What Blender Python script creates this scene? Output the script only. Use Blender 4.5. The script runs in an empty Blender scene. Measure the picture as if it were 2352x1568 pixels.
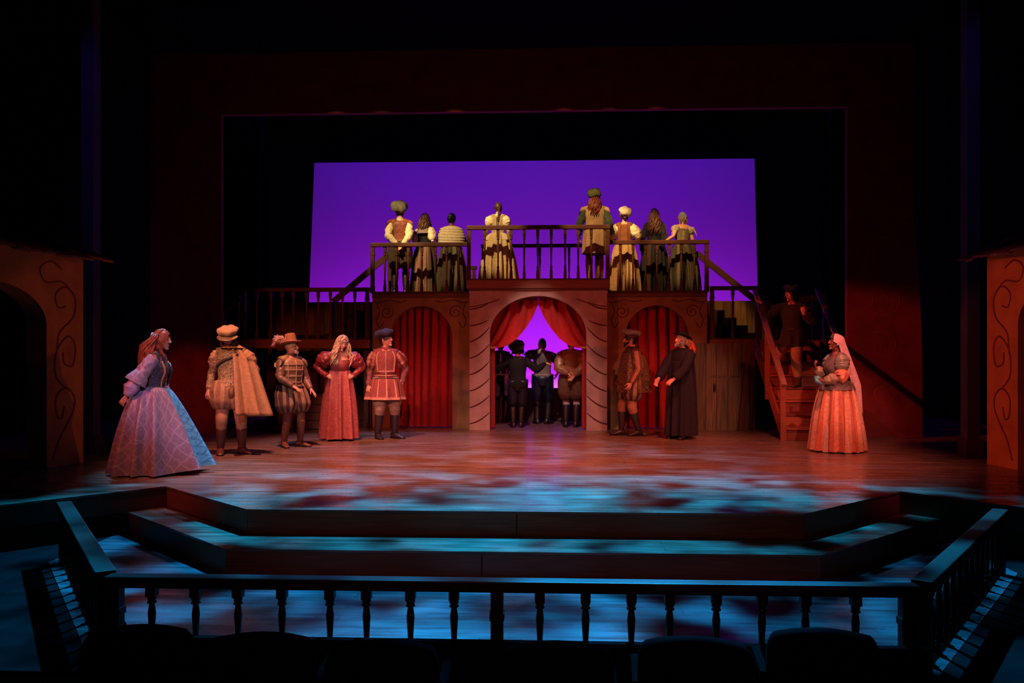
import bpy, math, random
from mathutils import Vector as V, Matrix
R_ = math.radians
random.seed(7)
SC = bpy.context.scene
COL = SC.collection
# ------------------------------------------------------------------ camera
FPX, YH, CH = 2000.0, 820.0, 1.36          # focal length in pixels, horizon row, eye height over the stage floor
PSI = R_(2.7)
CX = 0.28                                   # the camera sits a little right of the stage's centre line
cp, sp = math.cos(PSI), math.sin(PSI)
cam = bpy.data.cameras.new('camera'); camo = bpy.data.objects.new('camera', cam); COL.objects.link(camo)
cam.sensor_width = 36.0; cam.lens = FPX / 2352 * 36; cam.shift_y = 36 / 2352.0
camo.location = (CX, 0, CH); camo.rotation_euler = (math.pi / 2, 0, PSI)
cam.clip_start = .1; cam.clip_end = 100
SC.camera = camo
SC.view_settings.view_transform = 'Standard'; SC.view_settings.look = 'None'
SC.view_settings.exposure = 0.0; SC.view_settings.gamma = 1.0
SC.view_settings.use_curve_mapping = False
w = bpy.data.worlds.new('world'); SC.world = w; w.use_nodes = True
w.node_tree.nodes['Background'].inputs[0].default_value = (.5, .6, 1, 1)
w.node_tree.nodes['Background'].inputs[1].default_value = 0.0006

def G(X, Y, z=0.0):
    d = (CH - z) * FPX / (Y - YH); u = (X - 1176) / FPX * d
    return V((CX + u * cp - d * sp, u * sp + d * cp, z))
def P(X, Y, y0):
    t = (X - 1176) / FPX; d = y0 / (cp + t * sp); u = t * d
    return V((CX + u * cp - d * sp, y0, CH - (Y - YH) * d / FPX))

# ------------------------------------------------------------------ stage lights
def spot(name, loc, aim, col, power, ang, blend=.5, size=.08, gobo=None):
    l = bpy.data.lights.new(name, 'SPOT'); o = bpy.data.objects.new(name, l); COL.objects.link(o)
    o.location = loc; o.rotation_euler = (V(aim) - V(loc)).to_track_quat('-Z', 'Y').to_euler()
    l.color = col; l.energy = power; l.spot_size = R_(ang); l.spot_blend = blend; l.shadow_soft_size = size
    if gobo:                                  # a break-up pattern in the lantern's gate
        sc_, lo, hi, seed = gobo
        l.use_nodes = True; nt = l.node_tree; em = nt.nodes['Emission']
        tc = nt.nodes.new('ShaderNodeTexCoord'); mp = nt.nodes.new('ShaderNodeMapping')
        mp.inputs['Location'].default_value = (seed, seed * .7, 0); mp.inputs['Scale'].default_value = (sc_, sc_, sc_)
        nz = nt.nodes.new('ShaderNodeTexNoise'); nz.inputs['Scale'].default_value = 1; nz.inputs['Detail'].default_value = 1.6
        nz.inputs['Roughness'].default_value = .55
        rp = nt.nodes.new('ShaderNodeMapRange'); rp.inputs['From Min'].default_value = lo; rp.inputs['From Max'].default_value = hi
        rp.interpolation_type = 'SMOOTHSTEP'
        nt.links.new(tc.outputs['Normal'], mp.inputs[0]); nt.links.new(mp.outputs[0], nz.inputs['Vector'])
        nt.links.new(nz.outputs[0], rp.inputs[0]); nt.links.new(rp.outputs[0], em.inputs['Strength'])
    return o
def area(name, loc, aim, col, power, sx, sy):
    l = bpy.data.lights.new(name, 'AREA'); o = bpy.data.objects.new(name, l); COL.objects.link(o)
    o.location = loc; o.rotation_euler = (V(aim) - V(loc)).to_track_quat('-Z', 'Y').to_euler()
    l.shape = 'RECTANGLE'; l.size = sx; l.size_y = sy; l.color = col; l.energy = power
    return o
# cyclorama: magenta strip on the floor behind the ground row, indigo strip overhead
area('cyc_floor_strip', (-.2, 20.1, .2), (-.2, 22, 2.2), (.47, .014, 1), 330, 12.5, .25)
area('cyc_top_strip', (-.2, 19.6, 7.4), (-.2, 22, 2.6), (.06, .014, 1), 85, 13, .25)
# red wash: overhead downlight on the boards, and front-of-house from both sides aimed upstage
spot('red_down_left', (-3.2, 9.6, 8.8), (-1.9, 11.9, 0), (1, .32, .22), 5600, 50, .8)
spot('red_down_right', (3.0, 9.6, 8.8), (2.0, 12.2, 0), (1, .22, .15), 3600, 50, .8)
spot('red_wash_left', (-7.5, 3.0, 5.6), (-.9, 13.4, .2), (1, .13, .06), 2000, 38, .8)
spot('red_wash_right', (7.5, 3.4, 5.6), (1.2, 13.6, .3), (1, .10, .05), 1500, 38, .8)
# pink and amber specials on the groups of players, plus fills added for scenery
spot('amber_special_left', (-5.2, 4.5, 5.4), (-3.3, 13.4, .9), (1, .60, .42), 1050, 16, .6)
spot('pink_special', (-.5, 3.5, 5.8), (-2.2, 14.6, .8), (1, .40, .42), 1800, 15, .7)
spot('lavender_special', (-2.2, 2.5, 4.8), (-4.0, 10.7, .8), (.74, .54, 1), 720, 14, .6)
spot('rose_special', (3.2, 3.0, 5.2), (4.75, 13.2, .9), (1, .30, .22), 2600, 11, .6)
spot('talk_special', (4.2, 4.0, 5.2), (2.6, 15.2, .8), (1, .30, .20), 2500, 14, .7)
spot('plank_amber_right', (1.0, 10.6, 7.3), (4.3, 18.9, 2.0), (1, .50, .16), 420, 8, .6)  # added fill standing in for balcony spill on the planks
spot('plank_amber_left', (-1.0, 10.6, 7.3), (-4.4, 18.9, 2.1), (1, .45, .16), 150, 8, .6)  # added weaker fill for the opposite plank wall
spot('arch_special', (-.4, 9.4, 8.6), (0, 16.0, .9), (1, .46, .44), 3000, 17, .8)
spot('landing_red', (-2.0, 6.0, 6.5), (-4.5, 16.5, 2.1), (1, .20, .09), 1000, 11, .6)  # added fill to bring up the dark landing and its balusters
# cross light from low side booms
spot('red_cross_right', (-5.2, 7.2, 3.4), (5.9, 11.0, 1.2), (1, .14, .05), 1700, 15, .4)
spot('red_cross_portal', (-4.6, 9.6, 4.4), (5.7, 15.2, 1.1), (1, .10, .04), 3000, 15, .5)
spot('red_portal_wash', (-3.4, 4.0, 5.0), (-6.2, 15.2, .7), (1, .10, .04), 1500, 9, .8)  # added from the front to redden the dark lower portal, not a boom
spot('orange_cross_left', (5.2, 7.2, 3.4), (-5.9, 10.8, 1.2), (1, .30, .09), 300, 15, .4)
# low warm fill added out front so the step fronts don't go black
spot('step_warm', (0, -1.5, 3.2), (0, 7.3, -.3), (1, .34, .18), 150, 40, .8)
# warm white on the balcony players from the first overhead bridge
for k, (tx, pw) in enumerate(((-2.75, 1900), (-1.95, 1500), (-.65, 2500), (1.25, 2100), (2.05, 1500), (2.85, 1700))):
    spot('balcony_warm_%d' % k, (tx - 1.7, 12.6, 7.4), (tx, 16.95, 3.5), (1, .66, .30) if tx < 0 else (1, .58, .24), pw, 15, .3)
spot('arch_fill', (-.3, 9.4, 7.2), (0, 17.3, 1.15), (1, .72, .62), 1300, 9, .6)
# blue break-up from overhead, upstage of the steps
BL = (.008, .42, 1)
spot('blue_breakup_left', (-1.6, 11.5, 8.6), (-1.7, 7.2, 0), BL, 18500, 44, .6, .05, (13.0, .42, .66, 3.1))
spot('blue_breakup_right', (1.6, 11.5, 8.6), (1.7, 7.2, 0), BL, 18500, 44, .6, .05, (13.0, .42, .66, 8.4))
spot('blue_breakup_upstage', (0, 14.6, 8.6), (0, 10.4, 0), (.28, .50, 1), 4200, 56, .8, .05, (13.0, .43, .68, 5.2))
spot('blue_edge_left', (-5.2, 12.6, 7.2), (-4.0, 10.4, .8), (.10, .50, 1), 2600, 20, .6)
spot('blue_edge_players', (-1.8, 17.2, 7.6), (-2.4, 14.5, .9), (.25, .42, 1), 1300, 30, .6)
# indigo light down the proscenium columns
spot('column_indigo_left', (-4.8, 9.5, 7.6), (-6.2, 12.0, 4.4), (.16, .06, 1), 120, 40, .8)
spot('column_indigo_right', (4.8, 9.5, 7.6), (6.2, 12.0, 4.4), (.20, .06, 1), 90, 40, .8)

# ------------------------------------------------------------------ materials
def lin(hx):
    hx = hx.lstrip('#'); o = []
    for i in (0, 2, 4):
        c = int(hx[i:i + 2], 16) / 255; o.append(c / 12.92 if c <= .04045 else ((c + .055) / 1.055) ** 2.4)
    return (*o, 1)
MC = {}
def mat(hx, kind='wool', hx2=None, sc=None):
    key = (hx, kind, hx2, sc)
    if key in MC: return MC[key]
    m = bpy.data.materials.new('%s_%s' % (kind, hx.strip('#'))); m.use_nodes = True; MC[key] = m
    nt = m.node_tree; N = nt.nodes; L = nt.links; b = N['Principled BSDF']
    tc = N.new('ShaderNodeTexCoord'); c1 = lin(hx); c2 = lin(hx2) if hx2 else None
    def noise(scale, detail=3, vec=None):
        n = N.new('ShaderNodeTexNoise'); n.inputs['Scale'].default_value = scale; n.inputs['Detail'].default_value = detail
        L.new(vec or tc.outputs['Object'], n.inputs['Vector']); return n.outputs[0]
    def rng(src, a, b_, lo, hi):
        r = N.new('ShaderNodeMapRange'); r.inputs[1].default_value = a; r.inputs[2].default_value = b_
        r.inputs[3].default_value = lo; r.inputs[4].default_value = hi; L.new(src, r.inputs[0]); return r.outputs[0]
    def mix(fac, A, B):
        x = N.new('ShaderNodeMix'); x.data_type = 'RGBA'
        L.new(fac, x.inputs[0])
        for s, q in ((6, A), (7, B)):
            if isinstance(q, tuple): x.inputs[s].default_value = q
            else: L.new(q, x.inputs[s])
        return x.outputs[2]
    def bump(src, st, dist=.002):
        n = N.new('ShaderNodeBump'); n.inputs['Strength'].default_value = st; n.inputs['Distance'].default_value = dist
        L.new(src, n.inputs['Height']); L.new(n.outputs[0], b.inputs['Normal'])
    def mapped(x, y, z):
        mp = N.new('ShaderNodeMapping'); mp.inputs['Scale'].default_value = (x, y, z); L.new(tc.outputs['Object'], mp.inputs[0]); return mp.outputs[0]
    q_ = .86 if kind in ('wool', 'satin', 'velvet', 'leather') else .72
    dk = tuple(v * q_ for v in c1[:3]) + (1,); lt = tuple(min(1, v * (2 - q_) ** .9) for v in c1[:3]) + (1,)
    rough, spec = .85, .25
    if kind == 'wool':
        col = mix(rng(noise(26), .35, .65, 0, 1), dk, lt); bump(noise(260, 2), .5)
    elif kind == 'satin':
        col = mix(rng(noise(14), .35, .65, 0, 1), dk, lt); rough = .38; spec = .5; bump(noise(40, 2), .25)
    elif kind == 'velvet':
        col = mix(rng(noise(18), .3, .7, 0, 1), dk, lt); rough = .75; b.inputs['Sheen Weight'].default_value = .12; bump(noise(320, 2), .4)
    elif kind == 'brocade':
        n_ = N.new('ShaderNodeTexNoise'); n_.inputs['Scale'].default_value = (sc or 26) * 1.05; n_.inputs['Detail'].default_value = 2.5; n_.inputs['Distortion'].default_value = 2.2
        L.new(tc.outputs['Object'], n_.inputs['Vector'])
        fac = rng(n_.outputs[0], .47, .55, 0, 1); col = mix(fac, c1, c2 or lt); rough = .5; spec = .45; bump(fac, .5)
    elif kind == 'lattice':                    # woven diamond trellis round the figure
        sx = N.new('ShaderNodeSeparateXYZ'); wob = N.new('ShaderNodeTexNoise'); wob.inputs['Scale'].default_value = 6
        vm = N.new('ShaderNodeVectorMath'); vm.operation = 'MULTIPLY_ADD'; vm.inputs[1].default_value = (.07, .07, .10)
        L.new(tc.outputs['Object'], wob.inputs['Vector']); L.new(wob.outputs['Color'], vm.inputs[0]); L.new(tc.outputs['Object'], vm.inputs[2]); L.new(vm.outputs[0], sx.inputs[0])
        def ma(op, x, y=None):
            m_ = N.new('ShaderNodeMath'); m_.operation = op
            for k_, q in enumerate((x, y)):
                if q is None: continue
                if isinstance(q, (int, float)): m_.inputs[k_].default_value = q
                else: L.new(q, m_.inputs[k_])
            return m_.outputs[0]
        u_ = ma('MULTIPLY', ma('ARCTAN2', sx.outputs[0], sx.outputs[1]), (sc or 9) * .27); v_ = ma('MULTIPLY', sx.outputs[2], (sc or 9) * .48)
        e1 = ma('ABSOLUTE', ma('SUBTRACT', ma('FRACT', ma('ADD', u_, v_)), .5)); e2 = ma('ABSOLUTE', ma('SUBTRACT', ma('FRACT', ma('SUBTRACT', u_, v_)), .5))
        f1 = rng(ma('MINIMUM', e1, e2), .03, .09, .85, 0); f2 = rng(noise(30, 3), .5, .6, 0, .35); f3 = ma('MAXIMUM', f1, f2)
        col = mix(f3, c1, c2 or lt); rough = .36; spec = .55; bump(f3, .4)
    elif kind == 'leather':
        col = mix(rng(noise(9), .3, .7, 0, 1), dk, lt); rough = .42; spec = .5; bump(noise(70, 4), .35)
    elif kind == 'hair':
        col = mix(rng(noise(1, 3, mapped(90, 90, 8)), .35, .65, 0, 1), tuple(v * .5 for v in c1[:3]) + (1,), lt); rough = .45; spec = .4
        bump(noise(1, 2, mapped(220, 220, 14)), .6)
    elif kind == 'skin':
        col = mix(rng(noise(20), .3, .7, 0, 1), c1, lt); rough = .55; spec = .35
        b.inputs['Subsurface Weight'].default_value = .08; b.inputs['Subsurface Radius'].default_value = (.01, .004, .002)
    elif kind == 'plain':
        col = mix(rng(noise(12), .3, .7, 0, 1), dk, lt); rough = .6
    elif kind == 'paint':                      # scenic paint on flats, sponged
        a = rng(noise(3.2, 6), .3, .7, 0, 1); b2 = rng(noise(55, 3), .3, .7, 0, .6)
        x = N.new('ShaderNodeMath'); x.operation = 'ADD'; x.use_clamp = True; L.new(a, x.inputs[0]); L.new(b2, x.inputs[1])
        col = mix(x.outputs[0], c2 or dk, c1); rough = .8; bump(noise(90, 3), .3)
    elif kind == 'wood':
        g = noise(1, 5, mapped(3, 60, 60)); col = mix(rng(g, .3, .7, 0, 1), dk, lt); rough = .5; spec = .3; bump(g, .25)
    elif kind == 'woodv':
        g = noise(1, 5, mapped(50, 50, 2.2)); col = mix(rng(g, .3, .7, 0, 1), c2 or dk, lt); rough = .6; bump(g, .3)
    elif kind == 'deck':                       # painted stage floor, boards running side to side
        br = N.new('ShaderNodeTexBrick'); br.inputs['Scale'].default_value = 1
        br.inputs['Brick Width'].default_value = 2.4; br.inputs['Row Height'].default_value = .14; br.inputs['Mortar Size'].default_value = .0035
        br.inputs['Color1'].default_value = (.72, .72, .72, 1); br.inputs['Color2'].default_value = (1, 1, 1, 1); br.inputs['Mortar'].default_value = (.3, .3, .3, 1)
        L.new(tc.outputs['Object'], br.inputs['Vector'])
        g = noise(1, 6, mapped(1.3, 14, 14)); c = mix(rng(g, .3, .7, 0, 1), c2 or dk, lt)
        x = N.new('ShaderNodeMix'); x.data_type = 'RGBA'; x.blend_type = 'MULTIPLY'; x.inputs[0].default_value = .8
        L.new(c, x.inputs[6]); L.new(br.outputs[0], x.inputs[7]); col = x.outputs[2]
        L.new(rng(noise(1, 4, mapped(2, 9, 9)), .3, .7, .18, .40), b.inputs['Roughness']); spec = .5; rough = None
        bump(br.outputs['Fac'], -.35, .003)
    elif kind == 'cloth':
        col = mix(rng(noise(300, 2), .3, .7, 0, 1), c1, c2 or c1); rough = .9; spec = .05
    elif kind == 'black':
        col = mix(rng(noise(8), .3, .7, 0, 1), dk, lt); rough = .95; spec = .02
    L.new(col, b.inputs['Base Color'])
    if rough is not None: b.inputs['Roughness'].default_value = rough
    b.inputs['Specular IOR Level'].default_value = spec
    return m

# ------------------------------------------------------------------ mesh builder
class MB:
    def __init__(s): s.v = []; s.f = []; s.m = []
    def quad(s, pts, m=0):
        i = len(s.v); s.v += [V(p) for p in pts]; s.f.append(tuple(range(i, i + len(pts)))); s.m.append(m)
    def loft(s, rings, m=0, cap0=True, cap1=True, matfn=None, closed=True):
        i0 = len(s.v); n = len(rings[0])
        for r in rings: s.v += [V(p) for p in r]
        for a in range(len(rings) - 1):
            for j in range(n if closed else n - 1):
                k = (j + 1) % n
                s.f.append((i0 + a * n + j, i0 + a * n + k, i0 + (a + 1) * n + k, i0 + (a + 1) * n + j))
                s.m.append(matfn(a, j) if matfn else m)
        if closed and cap0: s.f.append(tuple(i0 + j for j in reversed(range(n)))); s.m.append(m)
        if closed and cap1: s.f.append(tuple(i0 + (len(rings) - 1) * n + j for j in range(n))); s.m.append(m)
    def box(s, lo, hi, m=0, M=None, bev=0):
        x0, y0, z0 = lo; x1, y1, z1 = hi; i = len(s.v)
        c = [V(p) for p in ((x0, y0, z0), (x1, y0, z0), (x1, y1, z0), (x0, y1, z0), (x0, y0, z1), (x1, y0, z1), (x1, y1, z1), (x0, y1, z1))]
        s.v += [M @ p for p in c] if M else c
        for q in ((0, 3, 2, 1), (4, 5, 6, 7), (0, 1, 5, 4), (1, 2, 6, 5), (2, 3, 7, 6), (3, 0, 4, 7)):
            s.f.append(tuple(i + k for k in q)); s.m.append(m)
    def beam(s, a, b, w, h, m=0, up=(0, 0, 1)):          # box running from a to b, w across, h along up
        a, b = V(a), V(b); t = (b - a).normalized(); u = V(up); sd = t.cross(u).normalized(); u = sd.cross(t).normalized()
        s.loft([[p + sd * x * w / 2 + u * y * h / 2 for x, y in ((-1, -1), (-1, 1), (1, 1), (1, -1))] for p in (a, b)], m)
    def tube(s, pts, rad, n=8, m=0, flat=1.0, ref=None, caps=True, matfn=None):
        pts = [V(p) for p in pts]
        if not isinstance(rad, (list, tuple)): rad = [rad] * len(pts)
        rings = []; u = None
        for i, p in enumerate(pts):
            t = (pts[min(i + 1, len(pts) - 1)] - pts[max(i - 1, 0)])
            t = t.normalized() if t.length > 1e-9 else V((0, 0, 1))
            if u is None:
                r = V(ref) if ref else (V((0, 0, 1)) if abs(t.z) < .9 else V((0, 1, 0)))
                u = r - t * r.dot(t); u.normalize()
            else:
                u = u - t * u.dot(t); u = u.normalized() if u.length > 1e-6 else V((1, 0, 0))
            w_ = t.cross(u)
            rings.append([p + (u * math.cos(2 * math.pi * j / n) * flat + w_ * math.sin(2 * math.pi * j / n)) * rad[i] for j in range(n)])
        s.loft(rings, m, caps, caps, matfn)
    def ell(s, c, r, nu=14, nv=9, M=None, m=0, fn=None):
        c = V(c); r = V(r) if not isinstance(r, (int, float)) else V((r, r, r)); i0 = len(s.v)
        def pt(x, y, z):
            p = V((x * r.x, y * r.y, z * r.z))
            if fn: p = fn(x, y, z, p)
            return c + (M @ p if M else p)
        s.v.append(pt(0, 0, -1))
        for a in range(1, nv):
            ph = -math.pi / 2 + math.pi * a / nv
            for j in range(nu):
                t = 2 * math.pi * j / nu; s.v.append(pt(math.cos(ph) * math.cos(t), math.cos(ph) * math.sin(t), math.sin(ph)))
        s.v.append(pt(0, 0, 1)); top = len(s.v) - 1
        for j in range(nu):
            k = (j + 1) % nu
            s.f.append((i0, i0 + 1 + k, i0 + 1 + j)); s.m.append(m)
            for a in range(nv - 2):
                o = i0 + 1 + a * nu; s.f.append((o + j, o + k, o + nu + k, o + nu + j)); s.m.append(m)
            o = i0 + 1 + (nv - 2) * nu; s.f.append((o + j, o + k, top)); s.m.append(m)
    def lathe(s, prof, n=16, c=(0, 0, 0), M=None, m=0, fn=None, caps=True):
        rings = []
        for r, z in prof:
            ring = []
            for j in range(n):
                t = 2 * math.pi * j / n; p = V((r * math.cos(t), r * math.sin(t), z))
                if fn: p = fn(t, r, z, p)
                ring.append(V(c) + (M @ p if M else p))
            rings.append(ring)
        s.loft(rings, m, caps, caps)
    def grid(s, fn, nu, nv, m=0, matfn=None, thick=0):
        i0 = len(s.v)
        for a in range(nv + 1):
            for b in range(nu + 1): s.v.append(V(fn(b / nu, a / nv)))
        for a in range(nv):
            for b in range(nu):
                o = i0 + a * (nu + 1) + b
                s.f.append((o, o + 1, o + nu + 2, o + nu + 1)); s.m.append(matfn(b, a) if matfn else m)
    def mesh(s, name, mats, smooth=False):
        me = bpy.data.meshes.new(name); me.from_pydata([tuple(p) for p in s.v], [], s.f)
        if not isinstance(mats, (list, tuple)): mats = [mats]
        for q in mats: me.materials.append(q)
        if len(mats) > 1: me.polygons.foreach_set('material_index', s.m)
        if smooth: me.polygons.foreach_set('use_smooth', [True] * len(me.polygons))
        me.update(); return me
    def obj(s, name, mats, parent=None, smooth=False, loc=None):
        return link(name, s.mesh(name, mats, smooth), parent, loc)
def link(name, me, parent=None, loc=None, rz=0, scale=None):
    o = bpy.data.objects.new(name, me); COL.objects.link(o)
    if parent: o.parent = parent
    if loc is not None: o.location = loc
    if rz: o.rotation_euler.z = rz
    if scale: o.scale = scale
    return o
def tag(o, label=None, cat=None, group=None, kind=None):
    if label: o['label'] = label
    if cat: o['category'] = cat
    if group: o['group'] = group
    if kind: o['kind'] = kind
    return o
def thing(name, label, cat, loc=(0, 0, 0), rz=0, group=None):
    o = link(name, None, None, loc, rz); o.empty_display_size = .1
    return tag(o, label, cat, group)
def bevel(o, wd=.01, seg=2):
    b = o.modifiers.new('bevel', 'BEVEL'); b.width = wd; b.segments = seg; b.limit_method = 'ANGLE'; return o
# ================================================================== THE SETTING
BLACK = mat('#0a0a0b', 'black')
DECK = mat('#846a5c', 'deck', '#54402f'); RISER = mat('#7a4a34', 'wood'); DARKW = mat('#35190f', 'wood'); RAILW = mat('#4a2413', 'wood')
STONE = mat('#a88a80', 'paint', '#7d625a'); TAN = mat('#96704c', 'paint', '#6d4d33'); REDF = mat('#6e2018', 'paint', '#4a150f')
HOUSE = mat('#b0683c', 'paint', '#8a4c2a'); LINE = mat('#4a1f18', 'plain'); CURT = mat('#a31a16', 'velvet')

def slab(name, poly, z0, z1, m, parent=None):
    b = MB(); n = len(poly)
    b.loft([[(x, y, z0) for x, y in poly], [(x, y, z1) for x, y in poly]])
    return b.obj(name, m, parent)
stage_poly = [(-9, 22.8), (-9, 5.7), (-6.5, 5.7), (-3.8, 9.0), (-2.46, 7.67), (2.46, 7.67), (3.8, 9.0), (6.5, 5.7), (9, 5.7), (9, 22.8)]
floor = tag(slab('floor', stage_poly, -.02, 0, DECK), kind='structure')
def riser(parent, a, b_, z0, z1, th=.03):
    a, b_ = V((*a, 0)), V((*b_, 0)); t = (b_ - a).normalized(); n = V((t.y, -t.x, 0)); q = MB()
    a = a + t * .004; b_ = b_ - t * .004
    q.loft([[p + V((0, 0, z0)), p + n * -th + V((0, 0, z0)), p + n * -th + V((0, 0, z1)), p + V((0, 0, z1))] for p in (a, b_)])
    return q.obj('riser_panel', RISER, parent)
ins = .02
for a, b_ in (((-6.5, 5.7 + ins), (-3.8, 9.0 + ins)), ((-3.8, 9.0 + ins), (-2.46, 7.67 + ins)), ((-2.46, 7.67 + ins), (-.04, 7.67 + ins)), ((-.04, 7.67 + ins), (2.46, 7.67 + ins)),
              ((2.46, 7.67 + ins), (3.8, 9.0 + ins)), ((3.8, 9.0 + ins), (6.5, 5.7 + ins))):
    riser(floor, a, b_, -.22, -.02)
st = thing('stage_step', 'broad wooden apron step running around the front of the stage', 'step', (0, 7.4, -.44))
tread = slab('tread', [(-4.08, 8.72 - 7.4), (-2.42, 7.06 - 7.4), (2.42, 7.06 - 7.4), (4.08, 8.72 - 7.4), (3.8, 9.0 - 7.4), (2.5, 7.72 - 7.4), (-2.5, 7.72 - 7.4), (-3.8, 9.0 - 7.4)], .20, .22, DECK, st)
for a, b_ in (((-4.06, 1.33), (-2.42, -.32)), ((-2.42, -.32), (-.3, -.32)), ((-.3, -.32), (2.42, -.32)), ((2.42, -.32), (4.06, 1.33))):
    riser(st, a, b_, 0, .20)
tag(slab('floor_pit', [(-2.34, 4.86), (2.34, 4.86), (4.15, 7.45), (4.15, 8.66), (3.85, 9.02), (2.5, 7.72), (-2.5, 7.72), (-3.85, 9.02), (-4.15, 8.66), (-4.15, 7.45)], -.47, -.44, mat('#5a5e64', 'deck', '#3b3d42')), kind='structure')
for s2, nm in ((-1, 'left'), (1, 'right')):
    pts = [(s2 * x, y) for x, y in ((2.345, 4.86), (7.4, 4.86), (6.4, 5.9), (4.16, 8.64), (4.16, 7.45))]
    tag(slab('floor_' + nm, pts if s2 > 0 else pts[::-1], -.47, -.44, mat('#101314', 'black')), kind='structure')
tag(slab('floor_audience', [(-9, -3), (9, -3), (9, 4.86), (-9, 4.86)], -.80, -.77, mat('#17181a', 'black')), kind='structure')
def wallbox(name, lo, hi, m=BLACK):
    b = MB(); b.box(lo, hi); return tag(b.obj(name, m), kind='structure')
wallbox('wall_left', (-9.2, -3, -.8), (-9.0, 23.2, 9.5)); wallbox('wall_right', (9.0, -3, -.8), (9.2, 23.2, 9.5))
wallbox('wall_back', (-9, 22.9, 0), (9, 23.1, 9.5)); wallbox('ceiling', (-9.2, -3, 9.5), (9.2, 23.2, 9.7))

# -------------------------------------------------- baluster and railings
def baluster_mesh(m=None):
    b = MB()
    for z0, z1 in ((0, .13), (.885, 1)): b.box((-.0275, -.0275, z0), (.0275, .0275, z1))
    prof = [(.018, .13), (.026, .15), (.026, .17), (.016, .185), (.021, .205), (.024, .23), (.015, .26), (.013, .30), (.018, .5), (.0235, .68), (.017, .78), (.014, .795),
            (.027, .803), (.027, .82), (.019, .832), (.026, .85), (.026, .872), (.019, .887)]
    b.lathe(prof, 10)
    me = b.mesh('baluster', m or RAILW, True)
    for p in me.polygons[:12]: p.use_smooth = False
    return me
BAL = baluster_mesh(); PITW = mat('#140d0a', 'wood'); BALP = baluster_mesh(PITW)
def railing(label, y, x0, x1, zt, zf, xs, posts, cat='railing', wd=.10, h=.075, base=True, name='balustrade', bscale=1.0):
    t = thing(name, label, cat, ((x0 + x1) / 2, y, zf)); ox = (x0 + x1) / 2; H = zt - zf
    b = MB(); b.box((x0 - ox, -wd / 2, H - h), (x1 - ox, wd / 2, H)); bevel(b.obj('top_rail', RAILW, t), .008)
    if base:
        b = MB(); b.box((x0 - ox, -.035, 0), (x1 - ox, .035, .03)); b.obj('bottom_rail', RAILW, t)
    z0 = .03 if base else 0
    for x in xs: link('baluster', BAL, t, (x - ox, 0, z0), scale=(bscale, bscale, H - h - z0))
    for x in posts:
        b = MB(); b.box((x - ox - .035, -.035, 0), (x - ox + .035, .035, H - h)); b.box((x - ox - .04, -.04, 0), (x - ox + .04, .04, .14))
        b.box((x - ox - .041, -.041, H - h - .16), (x - ox + .041, .041, H - h - .12)); b.obj('post', RAILW, t)
    return t
def pxs(l, y): return [P(X, 600, y).x for X in l]
ZS, ZC, ZL = 2.58, 2.79, 1.69                    # side balcony, centre platform, landing floors
railing('dark balustrade of the balcony over the curtained arch beside the long landing', 16.5, -3.2, -1.33, 3.54, ZS, pxs([884, 911, 938, 969, 1000, 1026, 1053], 16.5), [-3.165])
railing('dark balustrade of the raised platform above the swagged centre arch', 16.2, -1.33, 1.33, 3.81, ZC, pxs([1113, 1144, 1174, 1204, 1235, 1266, 1298, 1328, 1358], 16.2), [-1.29, 1.29])
railing('dark balustrade of the balcony over the curtained arch beside the plank door', 16.5, 1.33, 3.2, 3.56, ZS, pxs([1425, 1454, 1483, 1509, 1537, 1565, 1595], 16.5), [3.16])
railing('long dark balustrade along the low landing beside the stage arch', 16.5, -5.70, -3.22, 2.69, ZL, pxs([590, 622, 648, 674, 704, 731, 759, 787, 815], 16.5), [-5.66, -3.27])
railing('short dark balustrade on the low landing at the head of the front stairs', 16.5, 3.22, 4.15, 2.69, ZL, pxs([1683], 16.5), [3.26, 4.10])
railing('plain back rail of the raised centre platform seen between the balusters', 18.5, -1.25, 1.25, 3.76, ZC, [-.62, 0, .62], [-1.2, 1.2])
railing('plain back rail of the balcony beside the raised platform, by the long landing', 18.5, -2.6, -1.34, 3.3, ZS, [-1.9], [-2.55, -1.4])
# -------------------------------------------------- arch units
def arch_wall(mb, x0, x1, zt, cx, hw, zs, za, y0, y1, N=24):
    pts = [(cx - hw * math.cos(math.pi * i / N), zs + (za - zs) * math.sin(math.pi * i / N)) for i in range(N + 1)]
    for (y, fl) in ((y0, False), (y1, True)):
        def q(a, b_, c, d):
            p = [(a[0], y, a[1]), (b_[0], y, b_[1]), (c[0], y, c[1]), (d[0], y, d[1])]; mb.quad(p[::-1] if fl else p)
        q((x0, 0), (cx - hw, 0), (cx - hw, zs), (x0, zs)); q((cx + hw, 0), (x1, 0), (x1, zs), (cx + hw, zs))
        q((x0, zs), (cx - hw, zs), (cx - hw, zt), (x0, zt)); q((cx + hw, zs), (x1, zs), (x1, zt), (cx + hw, zt))
        for i in range(N): q(pts[i], pts[i + 1], (pts[i + 1][0], zt), (pts[i][0], zt))
    edge = [(cx - hw, 0)] + pts + [(cx + hw, 0)]
    for a, b_ in zip(edge, edge[1:]): mb.quad([(a[0], y0, a[1]), (a[0], y1, a[1]), (b_[0], y1, b_[1]), (b_[0], y0, b_[1])])
    for x in (x0, x1): mb.quad([(x, y0, 0), (x, y1, 0), (x, y1, zt), (x, y0, zt)])
    mb.quad([(x0, y0, zt), (x1, y0, zt), (x1, y1, zt), (x0, y1, zt)])
def ribbon(pts, r, parent, m=LINE, name='painted_line', flat=.3, nrm=(0, 1, 0)):
    b = MB(); b.tube(pts, r, 6, flat=flat, ref=nrm); return b.obj(name, m, parent, True)
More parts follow.
